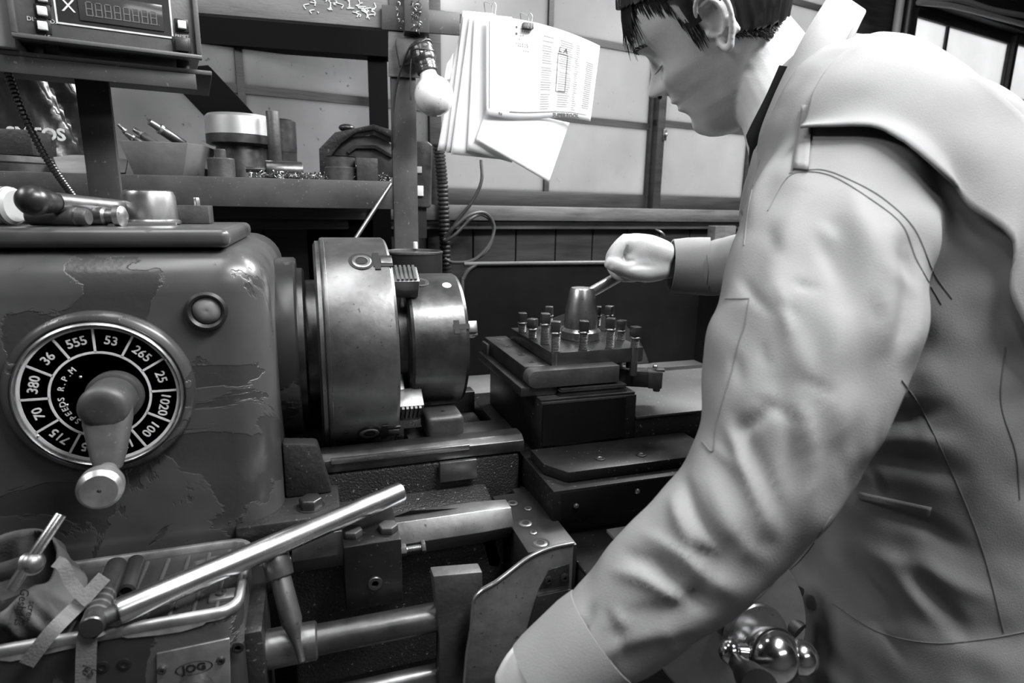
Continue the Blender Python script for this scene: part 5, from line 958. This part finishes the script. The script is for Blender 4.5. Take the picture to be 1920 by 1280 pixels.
for pts, w, a, part in [
    ([(1600, 360), (1622, 450), (1632, 560)], 22, .006, 'a'), ([(1560, 400), (1570, 470), (1590, 560)], 26, -.005, 'a'), ([(1505, 360), (1470, 470), (1430, 600)], 30, .005, 'a'), ([(1450, 520), (1490, 640), (1540, 760)], 24, .004, 'a'),
    ([(1690, 470), (1695, 560), (1700, 640)], 22, -.012, 'a'), ([(1660, 420), (1665, 520), (1660, 640)], 20, .007, 'a'), ([(1625, 620), (1628, 740), (1600, 860)], 26, -.005, 'a'), ([(1570, 600), (1560, 720), (1570, 850)], 24, .005, 'a'),
    ([(1365, 800), (1390, 870), (1440, 985)], 13, .0065, 'a'), ([(1380, 780), (1430, 880), (1475, 980)], 15, -.005, 'a'), ([(1460, 720), (1490, 865), (1480, 1000)], 17, -.0055, 'a'), ([(1500, 740), (1520, 860), (1500, 960)], 18, .004, 'a'), ([(1370, 803), (1410, 790), (1455, 758)], 12, -.006, 'a'),
    ([(1280, 900), (1300, 950), (1332, 1000), (1365, 1030)], 11, -.007, 'a'), ([(1262, 935), (1278, 985), (1300, 1030)], 13, .006, 'a'), ([(1180, 1040), (1235, 1058), (1290, 1110), (1330, 1140)], 12, -.0075, 'a'), ([(1155, 1072), (1215, 1088), (1285, 1135)], 12, .006, 'a'), ([(1215, 1005), (1265, 1030), (1320, 1080), (1370, 1100)], 13, .0055, 'a'),
    ([(1300, 1030), (1350, 1055)], 14, -.006, 'a'), ([(1180, 1150), (1260, 1140), (1350, 1130)], 16, -.004, 'a'), ([(1105, 1135), (1090, 1175), (1082, 1205)], 8, -.006, 'a'), ([(1120, 1240), (1190, 1200), (1300, 1180)], 16, .004, 'a'), ([(1330, 905), (1380, 1010), (1440, 1060)], 20, .004, 'a'), ([(1395, 1000), (1330, 1090), (1260, 1170)], 20, -.003, 'a'),
    ([(1640, 780), (1740, 770), (1800, 752), (1865, 712)], 20, -.014, 't'), ([(1720, 700), (1800, 690), (1860, 660)], 24, .010, 't'), ([(1630, 855), (1725, 862), (1800, 885), (1885, 872)], 20, -.012, 't'), ([(1700, 815), (1800, 825), (1890, 790)], 20, .008, 't'), ([(1840, 948), (1925, 965)], 18, .012, 't'), ([(1820, 985), (1925, 1000)], 20, -.010, 't'),
    ([(1590, 1045), (1625, 1100), (1668, 1155)], 16, -.010, 't'), ([(1610, 1020), (1690, 1080), (1760, 1160)], 20, .008, 't'), ([(1700, 1085), (1760, 1135), (1818, 1192)], 18, -.010, 't'), ([(1650, 965), (1730, 985), (1805, 1030)], 18, -.009, 't'), ([(1720, 1050), (1800, 1100), (1880, 1120)], 20, .008, 't'), ([(1880, 1040), (1900, 1100)], 26, .008, 't'),
    ([(1885, 560), (1890, 640), (1868, 720), (1890, 800)], 16, -.018, 't'), ([(1775, 590), (1800, 620), (1860, 560)], 22, .010, 't'), ([(1700, 700), (1770, 600), (1850, 530)], 22, -.016, 't'), ([(1400, 420), (1412, 480), (1395, 560)], 16, -.008, 't'), ([(1430, 330), (1410, 400), (1395, 470)], 15, .006, 't'), ([(1530, 1000), (1520, 1100)], 20, -.008, 't'),
    ([(1560, 180), (1640, 170), (1760, 220)], 30, .004, 't'), ([(1690, 240), (1760, 330), (1830, 430)], 16, -.007, 't'), ([(1640, 250), (1700, 270)], 14, .004, 't')]:
    A_, T_ = jmask(); jV = fold(jV, jN, A_ if part == 'a' else T_, pts, w, a)
for k in range(46):                                    # many small irregular creases
    x0, y0 = (random.uniform(1330, 1680), random.uniform(380, 900)) if k < 20 else ((random.uniform(1130, 1420), random.uniform(940, 1200)) if k < 30 else (random.uniform(1600, 1910), random.uniform(640, 1180)))
    an = random.gauss(1.15 if k < 20 else (.6 if k < 30 else .55), .35); L_ = random.uniform(40, 110); A_, T_ = jmask()
    jV = fold(jV, jN, A_ if k < 30 else T_, [(x0, y0), (x0+L_*.5*math.cos(an)+random.uniform(-8, 8), y0+L_*.5*math.sin(an)), (x0+L_*math.cos(an), y0+L_*math.sin(an))], random.uniform(6, 13), random.choice((-1, 1, -1))*random.uniform(.0012, .003))
# random soft crumple
Q, z = pix(jV); n_ = sum(np.sin(jV@nrm(rng.normal(size=3))*f_+rng.uniform(0, 6))*a_ for f_, a_ in [(45, .0012)]*3+[(90, .0007)]*4+[(170, .0003)]*4); jV = jV+jN*n_[:, None]
jV = relax(jV, jE, 2, .4)
jk = mesh('jacket', jV, jF, cloth, man, ang=180); jk['label'] = 'light grey work jacket'
bvh = BVHTree.FromPolygons([tuple(v) for v in jV], jF)
def onj(x, y, lift=.0):
    r = nrm(ray(x, y)); h = bvh.ray_cast(Vector(CAM), Vector(r))
    if h[0] is None: return None
    n = np.array(h[1]); n = n if n@r < 0 else -n; return np.array(h[0])+n*lift
def seam(pts, r=.0008, lift=.0, n=10, double=0):
    out = []; q = [onj(x, y, lift) for x, y in crom(pts, n)]; run = []
    for p in q:
        if p is None or (run and np.linalg.norm(p-run[-1]) > .05):
            if len(run) > 2: out.append(tube(run, r, 6, sub=False))
            run = []
        if p is not None: run.append(p)
    if len(run) > 2: out.append(tube(run, r, 6, sub=False))
    return out
darkseam = mat('seam_thread', .13, .9, var=.1)
sm = []
for p in ([(1405, 562), (1398, 605), (1385, 645), (1370, 705), (1345, 790), (1337, 845), (1316, 828)], [(1360, 560), (1405, 560)], [(1690, 712), (1730, 770), (1800, 920), (1845, 1040), (1882, 1185)], [(1885, 650), (1877, 755), (1905, 850), (1912, 935)],
          [(1560, 1130), (1650, 1185), (1750, 1205), (1850, 1197), (1930, 1182)], [(1440, 395), (1475, 335), (1510, 322), (1560, 330), (1620, 365), (1690, 420), (1720, 490), (1765, 570)], [(1480, 325), (1540, 318), (1600, 340), (1660, 375), (1715, 430), (1750, 510), (1785, 560)],
          [(1505, 205), (1500, 262), (1487, 320)], [(1525, 200), (1520, 262), (1512, 320)], [(1425, 300), (1405, 380), (1395, 460)], [(1320, 450), (1328, 500), (1322, 555)], [(1330, 1235), (1410, 1130), (1500, 1050), (1560, 965)]): sm += seam(p)
for s_ in sm: add('seam', s_, darkseam, jk)
# pocket welt
def patch(c, lift, nu=14, nv=4, th=.002):
    c = [np.array(k, float) for k in c]; last = [None]
    def fn(u, v):
        p = (c[0]*(1-u)+c[1]*u)*(1-v)+(c[3]*(1-u)+c[2]*u)*v; q = onj(p[0], p[1], lift)
        if q is None: q = last[0]
        last[0] = q; return q
    return grid(fn, nu, nv, th)
add('pocket_welt', patch([(1612, 922), (1747, 951), (1743, 969), (1612, 936)], .0012), cloth, jk, ang=180); add('shoulder_strap', patch([(1506, 200), (1527, 198), (1516, 322), (1488, 318)], .003, 4, 12), cloth, jk, ang=180)
# shoulder cape
ce = crom([(1512, 262), (1560, 263), (1625, 263), (1665, 280), (1700, 306), (1740, 346), (1790, 386), (1850, 430), (1882, 458), (1889, 505), (1884, 560), (1925, 640), (1990, 700)], 5)
ct = crom([(1530, 190), (1550, 150), (1580, 115), (1625, 82), (1668, 78), (1720, 90), (1790, 132), (1850, 180), (1890, 215), (1930, 260), (1975, 310), (2010, 390), (2050, 480)], 5)
def cap_fn(i, v):
    a, b = ce[i], ct[i]; p = a+(b-a)*v; return p
CP = []; nvv = 16
for i in range(len(ce)):
    row = []
    for j in range(nvv):
        v = j/(nvv-1); lift = .009+.007*(1-v)**3; p = cap_fn(i, v); q = onj(p[0], p[1], lift); k = v
        while q is None and k > 0: k -= .03; p = cap_fn(i, max(k, 0)); q = onj(p[0], p[1], lift)
        if q is None: q = row[-1] if row else CP[-1][0]
        row.append(q)
    CP.append(row)
CP = np.array(CP)
for _ in range(5): CP[1:-1, 1:-1] = .5*CP[1:-1, 1:-1]+.125*(CP[:-2, 1:-1]+CP[2:, 1:-1]+CP[1:-1, :-2]+CP[1:-1, 2:])
bk = []
for k in (1, 2, 3): bk.append(CP[:, -1]+np.array([nrm(p-CAM)*.035*k-cU*.010*k*k*.5 for p in CP[:, -1]]))
CP = np.concatenate([CP, np.stack(bk, 1)], 1)
def cfn(u, v): return CP[int(round(u*(CP.shape[0]-1))), int(round(v*(CP.shape[1]-1)))]
gV, gF = grid(cfn, CP.shape[0], CP.shape[1], -.0025)
add('shoulder_cape', (gV, gF), cloth, jk, ang=180)['label'] = 'loose yoke flap over the shoulders'
# cuffs
def cuff(secs, wall=.003):
    s = np.array(secs, float); P = [W(a[0], a[1], d=a[2]) for a in s]; V = []; F = []; seg = 36; rings = []
    for lay in (0, 1):
        idx = range(len(s)) if lay == 0 else range(len(s)-1, -1, -1)
        for i in idx:
            T = nrm(P[min(i+1, len(s)-1)]-P[max(i-1, 0)]); v = nrm(P[i]-CAM); A = nrm(np.cross(v, T)); B = nrm(np.cross(T, A)); ra, rb = s[i, 3]-wall*lay, s[i, 4]-wall*lay
            rings.append([P[i]+A*(ra+.0012*math.sin(5*u+i))*math.cos(u)+B*rb*math.sin(u) for u in np.linspace(0, 2*math.pi, seg, endpoint=False)])
    for r in rings: V += [tuple(p) for p in r]
    m = len(rings)
    for j in range(m):
        jj = (j+1) % m
        for i in range(seg): k = (i+1) % seg; F.append((j*seg+i, j*seg+k, jj*seg+k, jj*seg+i))
    return V, F
add('cuff', cuff([(1330, 500, 1.04, .0500, .045), (1310, 500, 1.045, .0495, .0445), (1285, 499, 1.048, .0480, .044), (1258, 498, 1.05, .0450, .043)]), cloth, jk, ang=60)
add('cuff', cuff([(1130, 1192, .50, .0430, .040), (1105, 1212, .50, .0425, .040), (1075, 1238, .50, .0415, .038), (1040, 1268, .50, .0405, .037), (1022, 1284, .50, .0400, .036)]), cloth, jk, ang=60)
# collar
cl_out = [(1418, 302, .70), (1425, 250, .69), (1450, 185, .685), (1478, 125, .69), (1512, 60, .70), (1545, 6, .73), (1560, -20, .78), (1530, -10, .84)]
cl_in = [(1478, 272, .672), (1510, 214, .660), (1540, 165, .655), (1568, 120, .660), (1597, 76, .676), (1614, 42, .712), (1620, 20, .78), (1590, 15, .85)]
add('collar', ribbon([W(x, y, d=d) for x, y, d in cl_out], [W(x, y, d=d) for x, y, d in cl_in], .004, 8), cloth, jk, ang=180)
add('collar_seam', tube([W(x, y, d=d-.006) for x, y, d in [(a-7, b-3, c) for a, b, c in cl_in[:6]]], .0009, 6), darkseam, jk); add('collar_seam', tube([W(x, y, d=d-.004) for x, y, d in [(a+9, b+5, c) for a, b, c in cl_out[:6]]], .0007, 6), darkseam, jk)
add('lapel', ribbon([W(x, y, d=d) for x, y, d in ((1420, 262, .70), (1410, 300, .70), (1400, 345, .70), (1390, 400, .70))], [W(x, y, d=d) for x, y, d in ((1490, 262, .68), (1470, 320, .665), (1440, 380, .665), (1415, 430, .67))], .004, 6), cloth, jk, ang=180)
add('undershirt', [limb([(1505, 200, .79, .052, .060), (1500, 262, .77, .060, .078), (1500, 330, .75, .06, .08)]), ribbon([W(x, y, d=d) for x, y, d in ((1461, 124, .722), (1436, 180, .712), (1404, 244, .706), (1400, 262, .704), (1416, 302, .700))], [W(x, y, d=d) for x, y, d in ((1500, 130, .71), (1485, 190, .70), (1462, 250, .69), (1450, 290, .69), (1440, 330, .69))], .003, 6)], M['shirt'], man)
hip = W(1785, 1240, d=.72)
tV, tF, tE = clay([limb([(1790, 1200, .72, .150, .145), (1785, 1300, .71, .152, .145)])]+[tube([hip+np.array([dx*.5, dy*.7, -.02]), np.array([hip[0]+dx, hip[1]+dy, .50]), np.array([hip[0]+dx+.01, hip[1]+dy, .28]), np.array([hip[0]+dx+.03, hip[1]+dy, .055])], [.115, .095, .08, .078, .078], 20, 6) for dx, dy in ((.03, -.10), (-.02, .085))], .009, 6)
mesh('trousers', tV, tF, trm, man, ang=180)
for dx, dy in ((.03, -.10), (-.02, .085)):
    q = np.array([hip[0]+dx+.03, hip[1]+dy, 0]); V, F = ball((0, 0, 0), 1, seg=24); V = [tuple(q+np.array([-.055+v[0]*.135, v[1]*.048, max(.0, .038+v[2]*(.045 if v[0] < 0 else .06))])) for v in V]; add('shoe', (V, F), M['rubber'], man)
# ---- hair
def hairz(x): return np.interp(x, [-80, -60, -30, -14, -12, 6, 8, 20, 22, 40, 62, 80, 88], [-44, -44, -30, -22, 36, 36, 10, 12, 46, 62, 70, 78, 82])
hv = []; nt = 120; zz_ = np.arange(-46, 133.1, 2.5); HV = []; HF = []
for z in zz_:
    for k in range(nt): th = 2*math.pi*k/nt; HV.append(HW(head_pt(z, th, 7+1.2*math.sin(k*2.1)+.8*math.sin(k*5.3+z*.1))))
inn = len(HV)
for z in zz_:
    for k in range(nt): HV.append(HW(head_pt(z, 2*math.pi*k/nt, -1)))
def keep(j, k):
    p = head_pt(zz_[j], 2*math.pi*k/nt); return p[2] > hairz(p[0])
ed = {}
for j in range(len(zz_)-1):
    for k in range(nt):
        if keep(j, k):
            q = (k+1) % nt; f = (j*nt+k, j*nt+q, (j+1)*nt+q, (j+1)*nt+k); HF.append(f); HF.append(tuple(inn+i for i in f[::-1]))
            for a, b in ((f[0], f[1]), (f[1], f[2]), (f[2], f[3]), (f[3], f[0])):
                if (b, a) in ed: del ed[(b, a)]
                else: ed[(a, b)] = 1
for (a, b) in ed: HF.append((b, a, inn+a, inn+b))
st_s = []
def strand(p, d1, d2, r=.0009): st_s.append(tube([p, p+d1*.5, p+d1*.8+d2*.3, p+d1+d2], [r, r, r*.8, r*.3], 4, 3))
for i in range(170):                                   # fringe over the brow
    y = random.uniform(-45, 62); z = random.uniform(76, 92); p = HW((hx(z, XF)+2-((abs(y))/62)**2*30, y, z)); strand(p, hf*.010-hu*.02, -hu*random.uniform(.012, .040)+hf*random.uniform(-.006, .010)+hl_*random.uniform(-.004, .004))
for i in range(230):                                   # temples and sideburn
    x = random.uniform(8, 62); z0 = hairz(x)+random.uniform(-14 if x < 22 else 0, 14); th = math.acos(max(-1, min(1, ((x-5)/85)))); p = HW(head_pt(z0, th, 1.5)); strand(p, -hu*random.uniform(.006, .014)+hl_*.0005, -hu*random.uniform(.003, .010)-hl_*.001, .00055)
for i in range(200):                                   # nape
    x = random.uniform(-84, -14); z0 = hairz(x)+random.uniform(-1, 8); th = math.pi-math.acos(max(-1, min(1, ((5-x)/90)))); p = HW(head_pt(z0, th, 3)); strand(p, -hu*random.uniform(.002, .006)-hf*.003, -hu*.002+hf*.001-hl_*.002, .0005)
add('hair', [([tuple(p) for p in HV], HF)]+st_s, hairm, man, ang=80)
# eyebrow, lashes, nostrils
br = []
for i in range(90): y = random.uniform(16, 54); z = 27+4*math.sin((y-16)/38*math.pi)+random.uniform(-2.2, 2.2); th = math.asin(min(.98, y/78)); p = head_pt(z, th, .6); br.append(tube([HW(p), HW(p+np.array([.5, 5, 1.2]))], .0004, 4, sub=False))
for i in range(26): y = 20+i*.95; th = math.asin(min(.98, y/74)); p = head_pt(-1.5-.05*abs(y-32), th, .5); br.append(tube([HW(p), HW(p+np.array([5, .8, -3])), HW(p+np.array([8.5, 1.4, -4]))], .00035, 4, sub=False))
add('eyebrow_and_lashes', br, hairm, man)
add('nostril', ball(HW((hx(-31, XF)+13, 8.5, -32.5)), .0034, hu, 16), M['black'], man)
